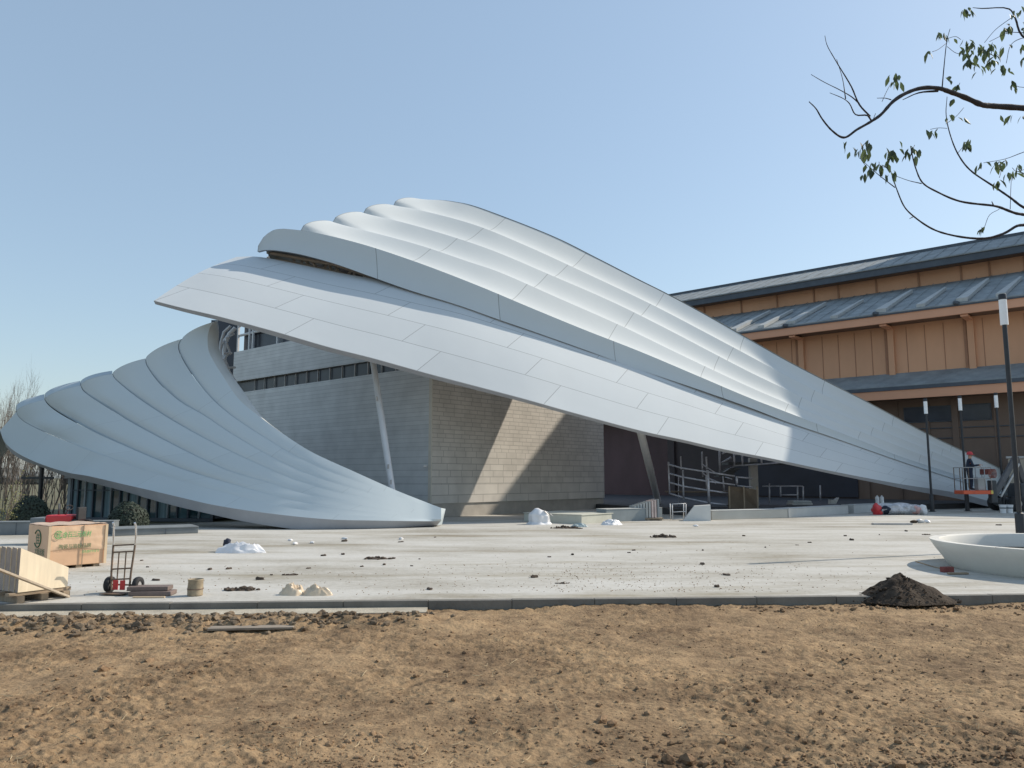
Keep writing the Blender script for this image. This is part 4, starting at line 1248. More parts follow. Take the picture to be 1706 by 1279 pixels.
for x in (930, 1110, 1275):
    MB().box(zp(x, 735, 33.62), (.06, .04, 1.0), 0).build('batten', M_woodd, bs)
gr = thing('guard_rail', 'low steel guard rail with posts under the dark canopy', 'guard rail', zp(1520, 750, 38))
def zq(zx, zy, Y=37): return A(1280+zx/6.093, 790+zy/6.093, Y)
for (x, y0, y1) in ((12, 90, 290), (125, 115, 230), (298, 120, 265), (355, 120, 260), (528, 110, 270)):
    MB().tube([zq(x, y0), zq(x, y1)], .035, 6).build('post', M_scaff, gr, True)
for (x0, x1, y) in ((12, 350, 120), (130, 298, 208), (-60, 12, 120)):
    MB().tube([zq(x0, y), zq(x1, y)], .028, 6).build('rail', M_scaff, gr, True)
pal = thing('pallet', 'grey timber pallet of flat bags behind the long granite ledge', 'pallet', zq(315, 310, 36.5))
for k, dz in enumerate((0, .13)):
    MB().box(zq(315, 300-k*22, 36.5), (.98-.1*k, .7, .11), .05, bev=.03).build('flat_bag', M_cap if k else M_steel, pal)
bk_ = thing('canvas_bag', 'crumpled grey canvas bag standing behind the middle ledge', 'bag', zq(675, 300, 36.5))
m = MB(); m.prism([zq(632, 300, 36.5), zq(690, 300, 36.5), zq(720, 236, 36.5), zq(680, 262, 36.5), zq(635, 256, 36.5)], V((0, .3, 0))); m.build('bag_body', M_steel, bk_)
for sfx, x in (('left', 1108), ('right', 1155)):
    t = thing('white_canister', 'white canister peeping over the wrapped bundle, %s of a pair' % sfx, 'canister', zq(x, 290, 36.2))
    MB().lathe([(0, -.05), (.085, -.05), (.085, .26), (.05, .30), (.03, .30), (.03, .35), (0, .35)], 14).build('canister_body', M_whitesteel, t, True, world=False, sharp=40)

# wrapped bundle with red end
wb = thing('wrapped_bundle', 'long bundle wrapped in grey plastic with a red end, lying before the ledge', 'bundle', G(1496, 857), -.05)
k_ = G(1496, 857).y/F
m = MB(); rows = []
for i in range(31):
    t = i/30; x = (t-.5)*72*k_
    rw = []
    for j in range(25):
        a = 2*math.pi*j/24
        r = .27*(1 - .35*abs(t-.45)**2*4)*(1 + .22*noise.noise(V((t*6, math.cos(a)*1.5, math.sin(a)*1.5))) + .12*abs(noise.noise(V((t*14, math.cos(a)*3, math.sin(a)*3)))))
        rw.append(V((x, r*1.2*math.cos(a), max(.005, .24 + r*math.sin(a)*(.95 if math.sin(a) > 0 else .9)))))
    rows.append(rw)
m.quad_grid(rows)
m.build('plastic_wrap', mat('silver_grey_plastic', (.42, .43, .46), .3, .45, 5, spec=.7), wb, False, world=False)
for (x, s, mt_, nm, sd) in ((-.92, (.20, .26, .26), M_red, 'red_bag', 3), (-.62, (.26, .25, .17), M_bluec, 'blue_bag', 5), (.72, (.2, .22, .2), mat('pale_pink_cloth', (.60, .36, .33), .8, .2, 5), 'pink_cloth', 7), (1.0, (.16, .2, .22), M_plastic, 'white_bag', 9)):
    MB().lump((x, -.10, .21), s, sd, 3, .3, rz=0).build(nm, mt_, wb, True, world=False)
pk2 = thing('leaning_plank', 'flat grey plank lying on the plaza before the wrapped bundle', 'plank', G(1486, 874), -.03)
MB().box((0, 0, .03), (1.3, .2, .06), 0, bev=.008).build('plank_body', M_steel, pk2, world=False)
t = thing('rubble_heap', 'small white and brown scrap pile right of the flat plank', 'rubble', G(1528, 871))
m = MB(); m.lump((.1, 0, .07), (.16, .1, .08), 4, 1, .4); m.lump((.35, .02, .06), (.13, .1, .07), 7, 1, .4); m.build('white_scrap', M_plastic, t, world=False)
MB().lump((-.12, -.03, .05), (.14, .1, .06), 9, 1, .4).build('brown_scrap', M_scuff, t, False, world=False)

wb2 = thing('weathered_board', 'flat weathered grey board half buried in the churned soil', 'board', V((G(420, 1046, -.05).x, G(420, 1046, -.05).y, soil_h(G(420, 1046, -.05).x, G(420, 1046, -.05).y)+.012)), .10)
MB().box((0, 0, .012), (.92, .16, .025), bev=.004).build('board_body', mat('bleached_board', (.25, .21, .165), .85, .3, 3, stretch=(1, 6, 1)), wb2, world=False)
proto = None
for k, (px, py) in enumerate(((484, 901), (492, 907), (574, 898), (668, 899), (520, 905), (1160, 877))):
    p = G(px, py)
    if proto is None:
        o = MB().lump((0, 0, .03), (.09, .06, .045), 4, 2, .5, rz=0).build('paper_scrap', M_plastic, None, True, world=False); proto = o
        tag(o, 'small white paper scrap lying on the plaza', 'scrap', 'white paper scraps on the plaza')
    else:
        o = proto.copy(); C.objects.link(o)
    o.location = p; o.rotation_euler = (0, 0, k*1.3); o.scale = (.7+.2*(k % 3), .8, .7+.15*(k % 2))
# ------------------------------------------------------------------ glass pavilion under the left end of the wing
gp = thing('glass_pavilion', 'low glass fronted pavilion with grey blue mullions beneath the white wing', 'building', A(230, 860, 29))
ga, gb = A(113, 868, 29.3), A(352, 868, 28.2)
ga.z = gb.z = 0; gd = (gb-ga).normalized(); gL = (gb-ga).length; grz = math.atan2(gd.y, gd.x); gn = V((-gd.y, gd.x, 0))
zt = 1.56
M_curt = mat('pale_blue_curtain', (.17, .25, .28), .7, .35, 2, stretch=(8, 8, .1))
M_gl2 = glass_mat('deep_teal_glass', (.035, .075, .09), .05)
xs = [0, .105, .33, .62, .92, 1.30, 1.60, 1.95, 2.25, 2.62, 3.0, 3.35, 3.75, 4.1, 4.5, 4.9, 5.35]
xs = [x*gL/5.35 for x in xs]
for i, (x0, x1) in enumerate(zip(xs, xs[1:])):
    p = ga + gd*((x0+x1)/2) + gn*.05
    MB().box(p + V((0, 0, .12+zt/2-.06)), (x1-x0-.03, .03, zt-.12), grz).build('pane', M_curt if i in (1, 3, 5, 8, 11) else (M_glass_teal if i % 2 else M_gl2), gp)
for i, x in enumerate(xs):
    MB().box(ga + gd*x + V((0, 0, zt/2)), (.05 if i else .12, .10, zt), grz).build('mullion', M_slate_dark if i % 3 else M_slate, gp)
MB().box(ga + gd*(gL/2) + V((0, 0, 1.12)), (gL, .06, .04), grz).build('transom', M_slate_dark, gp)
MB().box(ga + gd*(gL/2) + gn*.3 + V((0, 0, zt+.30)), (gL+.3, .9, .60), grz).build('header', mat('grey_header', (.30, .31, .33), .7, .08, 2), gp)
MB().box(ga + gd*(gL/2) + gn*3.2 + V((0, 0, zt/2+.1)), (gL, 6.0, zt), grz).build('rear_volume', M_dark, gp)
MB().box(ga + gd*(gL/2) - gn*.02 + V((0, 0, .06)), (gL, .2, .12), grz).build('sill', M_slate_dark, gp)

M_wallgrey = mat('shaded_planter_wall', (.17, .19, .20), .75, .15, 2)  # wall colour darkened to stand in for the wing's shadow
def wallseg(name, px0, py0, px1, py1, h, th, label, mt):
    a, b = G(px0, py0), G(px1, py1); d = b-a; L = d.length
    t = thing(name, label, 'low wall', a, math.atan2(d.y, d.x))
    MB().box((L/2, th/2, h/2), (L, th, h), 0, bev=.01).build('wall_body', mt, t, world=False)
    MB().box((L/2, th/2, h+.012), (L+.02, th+.04, .03), 0, bev=.004).build('coping', mt, t, world=False)
    for k in range(1, max(2, int(L/1.3))):
        MB().box((k*1.3, -.003, h/2), (.012, .01, h), 0).build('wall_joint', M_slate_dark, t, world=False)
wallseg('planter_wall', -60, 892, 188, 889, .34, .5, 'long blue grey planter wall behind the packing crate', M_wallgrey)
wallseg('planter_wall', 190, 893, 330, 888, .17, 1.2, 'low dim step in the shade beneath the white wing', M_wallgrey)

# clipped round bushes
M_leafd = mat('dark_evergreen_leaf', (.022, .035, .022), .7, .4, 6)
def bush(px, py, Y, rx, rz_, label, seed):
    p = A(px, py, Y); t = thing('round_bush', label, 'bush', (p.x, p.y, .0))
    rn = random.Random(seed); m = MB()
    for _ in range(3600):
        u = rn.uniform(-.15, 1); a = rn.random()*6.28; c = (1-min(1, u*u))**.5
        k = 1 + .10*noise.noise(V((math.cos(a)*c*2, math.sin(a)*c*2, u*2+seed))) - .12*rn.random()**2
        q = V((math.cos(a)*c*rx*k, math.sin(a)*c*rx*k, rz_*.12 + u*rz_*.88*k))
        nrm = V((math.cos(a)*c/rx, math.sin(a)*c/rx, u/rz_)).normalized()
        x = nrm.cross(V((rn.gauss(0, 1), rn.gauss(0, 1), rn.gauss(0, 1)))).normalized(); y = (nrm.cross(x) + nrm*rn.uniform(-.5, .7)).normalized()
        s = rn.uniform(.03, .055)
        m.face([q-x*s*.5, q-y*s, q+x*s*.5, q+y*s])
    m.build('foliage', M_leafd, t, world=False)
    MB().lump((0, 0, rz_*.5), (rx*.74, rx*.74, rz_*.42), seed, 3, .06, rz=0).build('inner_twigs', mat('dark_twigs', (.02, .02, .016), .9, .2, 6) if 'dark_twigs' not in bpy.data.materials else bpy.data.materials['dark_twigs'], t, True, world=False)
    MB().tube([(0, 0, -.02), (0, 0, rz_*.5)], .05, 8).build('trunk', M_woodd, t, True, world=False)
bush(48, 870, 24.5, .62, 1.02, 'dark clipped round bush at the far left behind the planter wall', 3)
bush(212, 880, 23.6, .60, .86, 'dark clipped round bush in front of the glass pavilion', 8)

# dark post with an arm, under the wing
dp = thing('gantry_post', 'dark post with a horizontal arm under the left end of the wing', 'post', A(65, 850, 31.0).xy.to_3d())
MB().tube([(0, 0, 0), (0, 0, 3.0)], .085, 10).build('post', M_black, dp, True, world=False, sharp=40)
MB().box((-.15, 0, 1.58), (1.3, .08, .09), .0, bev=.01).build('arm', M_mach, dp, world=False)

# bare shrubs and trees at the far left
M_bark = mat('grey_brown_bark', (.15, .125, .105), .9, .25, 5)
def bare_tree(seed, h, spread, stems):
    rn = random.Random(seed); m = MB()
    def grow(p, d, L, r, lev):
        q = p; pts_ = [p]; dd = d.copy(); n = 4
        for i in range(n):
            dd = (dd + V((rn.gauss(0, .10), rn.gauss(0, .10), .05))).normalized(); q = q + dd*L/n; pts_.append(q)
        m.tube(pts_, [r*(1-.55*i/n) for i in range(n+1)], 5 if lev < 2 else 3, cap=False)
        if lev >= 4: return
        for i in range(rn.choice((3, 4)) if lev < 3 else 3):
            k = rn.uniform(.35, 1.0); idx = min(n, max(1, int(k*n+.5)))
            a = rn.random()*6.28; side = V((math.cos(a), math.sin(a), rn.uniform(.4, 1.1)))
            nd = (dd*rn.uniform(.7, 1.1) + side*spread).normalized()
            grow(pts_[idx], nd, L*rn.uniform(.5, .75), r*.5, lev+1)
    for s in range(stems):
        a = rn.random()*6.28
        grow(V((.12*math.cos(a), .12*math.sin(a), -.05)), V((math.cos(a)*.16, math.sin(a)*.16, 1)).normalized(), h*.40, .030, 0)
    return m
M_crownleaf = mat('yellow_green_leaf', (.20, .20, .075), .7, .3, 6)
protos = []
for i, (sd, h, sp2, st_) in enumerate(((1, 4.6, .42, 3), (2, 4.2, .5, 4), (5, 5.2, .36, 3))):
    t = thing('bare_tree', 'x', 'tree', (0, 0, 0)); bare_tree(sd, h, sp2, st_).build('branches', M_bark, t, False, world=False); protos.append(t)
spots = [(-20, 38, 0, 1.25), (12, 44, 2, 1.55), (38, 36, 1, .95), (58, 42, 0, 1.05), (84, 35, 1, .9), (102, 39, 2, .95), (-6, 31, 1, .9), (24, 52, 2, 1.35), (74, 50, 0, 1.2), (95, 55, 2, 1.2), (-34, 33, 1, 1.0), (4, 34, 0, .95), (22, 39, 1, 1.05), (48, 48, 2, 1.3), (66, 37, 1, .85), (90, 45, 0, 1.05), (108, 48, 1, 1.1), (36, 58, 0, 1.5), (110, 34, 1, .8), (-14, 47, 2, 1.5)]
tl_ = ['bare tree at the left edge, partly out of frame', 'tallest bare tree, rising past the left tip of the wing', 'bare shrubby tree left of the dark post', 'bare tree close behind the dark post', 'bare bushy tree between the dark post and the glass pavilion', 'bare upright tree touching the glass pavilion', 'near bare shrub at the far left edge', 'distant bare tree behind the left bush', 'distant bare tree between post and pavilion', 'most distant bare tree beside the glass pavilion', 'bare shrubby tree mostly outside the left edge', 'bare tree just right of the left edge', 'bare bushy tree behind the left round bush', 'tall distant bare tree left of the dark post', 'low bare shrub right beside the dark post', 'bare tree in the middle of the row by the pavilion', 'distant bare bushy tree against the pavilion corner', 'farthest bare tree of the row, left of the post', 'low bare shrub at the pavilion corner', 'big distant bare tree at the left edge']
rnd = random.Random(4)
for i, ((px, Y, k, s), lb) in enumerate(zip(spots, tl_)):
    t = protos[k] if i in (0, 1, 2) else None
    if i == 0: t = protos[0]
    elif i == 1: t = protos[2]
    elif i == 2: t = protos[1]
    else: t = copy_tree(protos[k])
    t['label'] = lb; t['group'] = 'bare trees at the far left'
    t.location = (A(px, 850, Y).x, Y, -.1); t.rotation_euler = (0, 0, rnd.random()*6.28); t.scale = (s*.9, s*.9, s*1.12)
lt = thing('leafy_shrub', 'pale yellow green leafy shrub at the far left edge', 'shrub', (A(4, 880, 23.0).x, 23.0, 0))
rn = random.Random(9); m = MB(); tw = MB()
for s in range(9):
    a = rn.random()*6.28; top = V((math.cos(a)*.45, math.sin(a)*.45, rn.uniform(1.0, 1.75)))
    tw.tube([V((math.cos(a)*.06, math.sin(a)*.06, 0)), top*.5 + V((0, 0, .1)), top], [.018, .012, .005], 5)
    for _ in range(110):
        q = top*rn.uniform(.3, 1.05) + V((rn.gauss(0, .10), rn.gauss(0, .10), rn.gauss(0, .10)))
        x = V((rn.gauss(0, 1), rn.gauss(0, 1), rn.gauss(0, 1))).normalized(); y = x.cross(V((rn.gauss(0, 1), rn.gauss(0, 1), rn.gauss(0, 1)))).normalized()
        w_ = rn.uniform(.018, .03); m.face([q-x*w_*.5, q-y*w_, q+x*w_*.5, q+y*w_])
m.build('foliage', M_crownleaf, lt, world=False); tw.build('stems', M_bark, lt, True, world=False)
# far tree belt on the horizon
m = MB(); rn = random.Random(12)
for i in range(90):
    x = -260 + i*7.5 + rn.uniform(-2, 2); y = 190 + rn.uniform(-12, 12); h = rn.uniform(2, 4.5)
    m.lump((x, y, h*.42), (rn.uniform(3.5, 6), 3, h*.6), rn.random()*40, 2, .45)
tag(m.build('far_trees', mat('hazy_far_foliage', (.16, .165, .16), .95, .15, .3), None, False), 'far off hazy belt of trees along the horizon', 'trees', kind='stuff')

# small red site tractor behind the crate
sm = thing('site_tractor', 'small red site tractor parked behind the packing crate', 'tractor', (A(108, 880, 19.0).x, 19.0, 0), .1)
sm.scale = (1.12, 1.12, 1.2)
MB().box((-.05, 0, .48), (.55, .45, .20), 0, bev=.04).build('hood', M_red, sm, world=False)
MB().box((-.46, 0, .42), (.30, .5, .22), 0, bev=.02).build('tool_box', M_wallgrey, sm, world=False)
MB().box((.25, 0, .36), (.42, .5, .12), 0, bev=.03).build('chassis', M_red, sm, world=False)
s_ = MB().box((.20, 0, .46), (.24, .4, .08), 0, bev=.02); s_.box((.32, 0, .60), (.06, .38, .26), 0, bev=.02); s_.build('seat', M_rubber, sm, world=False)
MB().tube([(-.02, 0, .55), (.06, 0, .72)], .016, 6).build('steering_column', M_mach, sm, True, world=False)
m = MB(); m.tube([V((.06+.03*math.cos(a), .11*math.cos(a), .72+.10*math.sin(a)*.5)) for a in [2*math.pi*k/14 for k in range(15)]], .012, 5); m.build('steering_wheel', M_rubber, sm, True, world=False)
MB().tube([(-.2, .12, .56), (-.2, .12, .80)], .02, 6).build('exhaust', M_mach, sm, True, world=False)
for x, r in ((-.25, .17), (.32, .24)):
    for y in (-.30, .30):
        m = MB().lathe([(r*.5, -.06), (r*.9, -.06), (r, -.03), (r, .03), (r*.9, .06), (r*.5, .06)], 18, (x, y, r), 'Y'); wl = m.build('wheel', M_rubber, sm, True, world=False)
        MB().lathe([(0, -.05), (r*.5, -.05), (r*.5, .05), (0, .05)], 14, (x, y, r), 'Y').build('rim', M_whitesteel, wl, True, world=False, sharp=40)

# ------------------------------------------------------------------ aerial lift and its worker
LY = 36.2
lk = LY/F
lx = A(1622, 820, LY).x; lz = A(1622, 816, LY).z - .02
lf = thing('aerial_lift', 'aerial work lift with an orange basket floor and a dark folded boom', 'aerial lift', (lx, LY, 0))
def lp(px, py, dy=0.0): return A(px, py, LY+dy) - V((lx, LY, 0))
fl = lz
w2 = .69
MB().box((0, 0, fl-.085), (2*w2, .76, .17), 0, bev=.015).build('basket_floor', M_orange_paint, lf, world=False)
MB().box((w2-.06, -.385, fl-.075), (.10, .015, .15), 0).build('warning_plate', mat('yellow_plate', (.7, .55, .12), .5, .1, 4), lf, world=False)
for x in (-w2+.03, -.38, .36, w2-.03):
    for y in (-.35, .35):
        MB().tube([(x, y, fl), (x, y, fl+1.06)], .018, 6).build('post', M_rust if x < -.2 else M_tinted, lf, True, world=False)
for z in (fl+1.06, fl+.55):
    m = MB().tube([(-w2+.03, -.35, z), (w2-.03, -.35, z), (w2-.03, .35, z), (-w2+.03, .35, z), (-w2+.03, -.35, z)], .02, 6)
    m.build('guard_rail', M_tinted, lf, True, world=False)
MB().box((.62, 0, fl+.86), (.26, .5, .26), 0, bev=.03).build('control_box', mat('dull_red_box', (.22, .06, .05), .6, .2, 5), lf, world=False)
m = MB()
for k in range(5):
    m.tube([V((.60+.05*k+.16*math.cos(a)*.5, -.40, fl+.78+.20*math.sin(a))) for a in [2*math.pi*j/14 for j in range(15)]], .016, 5)
m.build('hose_coil', mat('red_brown_hose', (.25, .08, .06), .6, .3, 6), lf, True, world=False)
MB().box((.34, .05, fl+.30), (.34, .34, .60), 0, bev=.03).build('tool_bag', M_cap, lf, world=False)
# boom and turret
j0 = lp(1652, 800); j1 = lp(1656, 838)
MB().box((j0+j1)/2 + V((.05, .1, .0)), (.30, .28, 1.05), 0, bev=.04).build('jib_mount', M_mach, lf, world=False)
b0 = lp(1657, 824, .2); b1 = lp(1692, 761, .6)
def beam(a, b, w_, h_, name, mt, par):
    d = b-a; L = d.length; x = d.normalized(); y = V((0, 1, 0)); z = x.cross(y).normalized(); y = z.cross(x)
    return MB().box((a+b)/2, (L, w_, h_), M=Matrix((x, y, z)).transposed(), bev=.02).build(name, mt, par, world=False)
M_boom = mat('grey_boom_paint', (.10, .10, .105), .5, .2, 4)
bo = beam(b0, b1, .18, .24, 'boom', M_boom, lf)
beam(b0 + V((.20, -.12, -.10)), b0.lerp(b1, .86) + V((.22, -.12, -.08)), .09, .09, 'hydraulic_ram', M_tinted, bo)
b2 = lp(1712, 822, 1.0)
beam(b1 + V((.05, .1, 0)), b2, .18, .24, 'boom', M_boom, lf)
tu = MB().box(V((b2.x+.1, b2.y, .95)), (1.5, 1.1, .75), 0, bev=.08).build('turret', M_mach, lf, world=False)
MB().box(V((b2.x-.1, b2.y, .42)), (2.3, 1.5, .34), 0, bev=.05).build('chassis', M_mach, lf, world=False)
for x in (-.95, .75):
    for y in (-.82, .82):
        m = MB().lathe([(.16, -.12), (.34, -.12), (.38, -.08), (.38, .08), (.34, .12), (.16, .12)], 22, (b2.x-.1+x, b2.y+y, .38), 'Y'); wl = m.build('wheel', M_rubber, lf, True, world=False)
        MB().lathe([(0, -.10), (.17, -.10), (.17, .10), (0, .10)], 16, (b2.x-.1+x, b2.y+y, .38), 'Y').build('rim', M_tinted, wl, True, world=False, sharp=40)

def person_mesh(verts, edges, radii, sub=2):
    me = bpy.data.meshes.new('sk'); me.from_pydata([tuple(v) for v in verts], edges, [])
    o = bpy.data.objects.new('sk', me); C.objects.link(o)
    md = o.modifiers.new('s', 'SKIN'); md.use_smooth_shade = True
    for i, r in enumerate(radii):
        sv = me.skin_vertices[0].data[i]; rr = r if isinstance(r, tuple) else (r, r); sv.radius = rr
        sv.use_root = (i == 0)
    o.modifiers.new('b', 'SUBSURF').levels = sub
    bpy.context.view_layer.update()
    out = bpy.data.meshes.new_from_object(o.evaluated_get(bpy.context.evaluated_depsgraph_get()))
    bpy.data.objects.remove(o); bpy.data.meshes.remove(me)
    return out
wk = thing('person', 'worker in dark overalls and red hard hat standing in the lift basket, arms held out', 'person', (lx-.12, LY, lz+.0), -.25)
P = [(0,0,.93),(0.0,0,1.14),(.02,0,1.34),(.045,0,1.47),(.055,0,1.55),(.07,0,1.66)]
E_ = [(0,1),(1,2),(2,3),(3,4),(4,5)]
Rd = [(.15,.12),(.145,.11),(.165,.115),.055,.07,(.085,.095)]
for s in (1, -1):
    b = len(P)
    P += [(.0, s*.10, .86), (.035, s*.12, .47), (-.01, s*.13, .09), (.13, s*.145, .045)]
    E_ += [(0, b), (b, b+1), (b+1, b+2), (b+2, b+3)]; Rd += [.095, .068, .05, .042]
    c = len(P)
    zz_ = 1.16 if s < 0 else 1.12
    P += [(.01, s*.195, 1.38), (.10, s*.25, 1.12+.02), (.34, s*.17, zz_+.02), (.41, s*.15, zz_+.03)]
    E_ += [(2, c), (c, c+1), (c+1, c+2), (c+2, c+3)]; Rd += [.07, .052, .036, (.04, .022)]
    h0 = c+3
    for f in range(4):
        k = len(P); yy_ = s*(.15 + (f-1.5)*.022); L = (.07, .08, .076, .058)[f]
        P += [(.45, yy_, zz_+.03), (.45+L*.5, yy_*1.0, zz_+.026-.006*f), (.45+L, yy_, zz_+.010-.008*f)]
        E_ += [(h0, k), (k, k+1), (k+1, k+2)]; Rd += [.0095, .009, .0075]
    k = len(P)
    P += [(.42, s*(.15-.045), zz_+.035), (.455, s*(.15-.065), zz_+.04)]
    E_ += [(h0-1, k), (k, k+1)]; Rd += [.011, .009]
Rd = [tuple(x*1.12 for x in r) if isinstance(r, tuple) else (r*1.12 if r > .03 else r) for r in Rd]
pm = person_mesh(P, E_, Rd)
pm.materials.append(M_bluec); pm.materials.append(mat('skin', (.46, .27, .19), .6, .08, 8)); pm.materials.append(M_rubber)
for pg in pm.polygons:
    c = pg.center
    pg.use_smooth = True
    pg.material_index = 1 if (c.z > 1.485 or c.x > .37) else (2 if c.z < .10 else 0)
bo_ = bpy.data.objects.new('body', pm); C.objects.link(bo_); bo_.parent = wk
m = MB().lathe([(.155, 1.655), (.135, 1.66), (.13, 1.70), (.115, 1.765), (.075, 1.80), (0, 1.812)], 24, (.06, 0, 0))
m.box((.19, 0, 1.66), (.10, .17, .012), 0, bev=.005); m.build('hard_hat', M_red, wk, True, world=False, sharp=50)
MB().lump((.165, 0, 1.60), (.018, .014, .022), 1, 1, .1, rz=0).build('nose', bpy.data.materials['skin'], wk, True, world=False)
MB().tube([(.0, -.17, 1.22), (.02, -.16, 1.33), (.0, -.12, 1.42)], .012, 5).build('harness_strap', M_orange_paint, wk, True, world=False)

for px, py, lb in ((1671.5, 853, 'white plastic bucket left of a pair beside the lift'), (1682.5, 853, 'white plastic bucket right of a pair beside the lift')):
    p = G(px, py+1.5); t = thing('bucket', lb, 'bucket', p)
    MB().lathe([(0, 0), (.115, 0), (.15, .34), (.16, .34), (.16, .37), (.145, .37), (.14, .33), (0, .33)], 20).build('bucket_body', M_plastic, t, True, world=False, sharp=40)
    MB().lathe([(.136, .20), (.141, .20), (.143, .26), (.138, .26)], 20).build('label_band', M_wallgrey, t, True, world=False)
tp_ = thing('tarpaulin_heap', 'dark blue tarpaulin heap behind the white buckets', 'tarpaulin', A(1688, 848, 38.0).xy.to_3d())
crumple(.62, .45, .95, 4.4, 26, .6).build('tarpaulin', mat('dark_blue_tarpaulin', (.05, .07, .11), .5, .3, 4), tp_, False, world=False)
cb = thing('site_cabin', 'beige site cabin half hidden at the right edge behind the lamp post', 'cabin', A(1740, 850, 40.5).xy.to_3d())
MB().box((0.2, 0, 1.45), (2.9, 2.2, 2.3), RZ, bev=.03).build('cabin_body', mat('beige_cabin', (.42, .36, .28), .6, .08, 2), cb, world=False)
MB().box((0.2, 0, 2.64), (3.05, 2.35, .12), RZ, bev=.02).build('cabin_roof', M_steel, cb, world=False)
MB().box((0.2, 0, .15), (2.6, 1.9, .3), RZ).build('cabin_base', M_mach, cb, world=False)

# ------------------------------------------------------------------ overhanging tree on the right
TY = 5.0
tr_ = thing('camphor_tree', 'tree with dark bare limbs and a few drooping leaves reaching in from the right', 'tree', (A(1990, 900, TY).x, TY, 0))
M_limb = mat('dark_smooth_bark', (.035, .032, .036), .85, .3, 12, bump=.4, bscale=60)
M_leaf = mat('grey_green_leaf', (.06, .085, .06), .5, .5, 14, spec=.4)
_nt = M_leaf.node_tree; _b = _nt.nodes['Principled BSDF']; _t = _nt.nodes.new('ShaderNodeBsdfTranslucent'); _mx = _nt.nodes.new('ShaderNodeMixShader')
_t.inputs['Color'].default_value = (.12, .17, .07, 1); _mx.inputs[0].default_value = .35
_nt.links.new(_b.outputs[0], _mx.inputs[1]); _nt.links.new(_t.outputs[0], _mx.inputs[2]); _nt.links.new(_mx.outputs[0], _nt.nodes['Material Output'].inputs['Surface'])
def tz(zx, zy, dY=0.0): return A(1320+zx/3.044, zy/3.044, TY+dY)
pxm = TY/F/3.044
def limb(name, pl, r0, r1, dY0=0.0, dY1=0.0, per=6, n=8):
    c = catmull([tz(x, y, lerp(dY0, dY1, i/(len(pl)-1))) for i, (x, y) in enumerate(pl)], per)
    L = len(c); rn2 = random.Random(int(pl[0][1]))
    rr = [max(.0018, lerp(r0, r1, (i/(L-1))**.8)*pxm*(1+.10*rn2.uniform(-1, 1))) for i in range(L)]
    return c, rr
root = (2040, 620)
trunk_top = tz(2040, 560)
tb = V(tr_.location)
MB().tube([V((tb.x, TY, -.3)), V((tb.x-.03, TY, .9)), tz(2040, 1100), tz(2040, 560), tz(2080, 100), tz(2100, -400), tz(2060, -900)], [.15, .12, .11, .10, .08, .06, .03], 14).build('trunk', M_limb, tr_, True)
limbs = [([(2040,640),(1600,590),(1175,548),(1000,536),(960,530),(880,495),(800,465),(740,447),(650,447),(570,475),(510,515),(450,580),(400,615),(330,655),(260,697),(200,660),(150,600),(120,550),(85,515)], 19, 2.2, 0, -.5),
 ([(2040,1180),(1500,1150),(1175,1088),(1130,1080),(1050,1050),(1015,1042),(850,1020),(740,975),(660,925),(625,850),(605,770),(600,740)], 10, 2.0, 0, -.3),
 ([(2040,1200),(1500,1160),(1175,1052),(1110,1005),(1030,950),(900,860),(840,780),(800,680),(780,580),(785,490)], 9, 1.6, 0, .4),
 ([(2040,1060),(1500,1100),(1175,1140),(1140,1145),(1080,1180),(1000,1205),(920,1208),(800,1190),(710,1160),(620,1100),(570,1050),(530,960),(510,900),(490,840)], 10, 1.8, 0, -.2)]
for pl, r0, r1, d0, d1 in limbs:
    c, rr = limb('limb', pl, r0, r1, d0, d1); MB().tube(c, rr, 9).build('limb', M_limb, tr_, True)
twigs = [([(400,610),(380,585),(320,580),(290,525),(260,500),(190,470)], 5, 1.5),([(395,590),(340,530),(300,440),(240,340),(210,290),(175,225),(165,180)], 5, 1.2),([(340,525),(300,490),(240,455),(160,415),(95,377)], 3.5, 1.3),([(270,500),(255,400),(225,300)], 3, 1),
 ([(740,460),(640,470),(560,505)], 7, 2),([(655,930),(590,915),(520,890)], 2.6, 1),([(520,950),(430,880),(340,800)], 3, 1.2),([(760,442),(770,330),(785,200),(800,145)], 3.5, 1.3),([(785,195),(830,185),(855,200)], 1.3, .8),([(780,220),(740,250),(710,262)], 1.4, .8),([(785,235),(830,268),(880,275)], 1.4, .8),
 ([(1400,300),(1165,180),(1130,90),(1100,45),(960,42),(915,38)], 7, 1.5),([(1110,90),(1030,150),(975,215)], 2, 1),([(1400,150),(1175,165),(1100,165),(1000,210)], 3, 1),([(1400,170),(1175,190),(1110,225),(1085,320)], 3, 1),([(1105,1060),(1108,960),(1112,880)], 2, 1),([(1400,700),(1175,770),(1080,805),(970,825)], 3, 1),([(1055,830),(1058,870),(1050,900)], 1.3, .8),([(1050,1060),(1000,1090),(975,1150)], 1.6, .8),([(500,505),(470,497),(430,497)], 3, 1.4),([(455,515),(480,460),(505,415)], 1.6, 1),([(785,650),(740,648),(700,655)], 1.4, .9),([(790,620),(830,590),(870,545)], 1.5, .9),([(835,780),(865,745),(890,720)], 1.5, .9),([(1400,760),(1140,870),(1115,850)], 2, 1),([(440,820),(445,840),(480,850)], 1.6, .9),([(345,760),(345,800),(380,850)], 1.6, .9),([(1400,440),(1150,440),(1110,415)], 2, 1),([(620,735),(605,770)], 1.5, 1),([(820,470),(840,440),(850,420)],1.5,.9),([(610,1100),(595,1108)],3,1.5),([(1020,1040),(1012,1022)],4,2),([(410,605),(422,575)],2,1)]
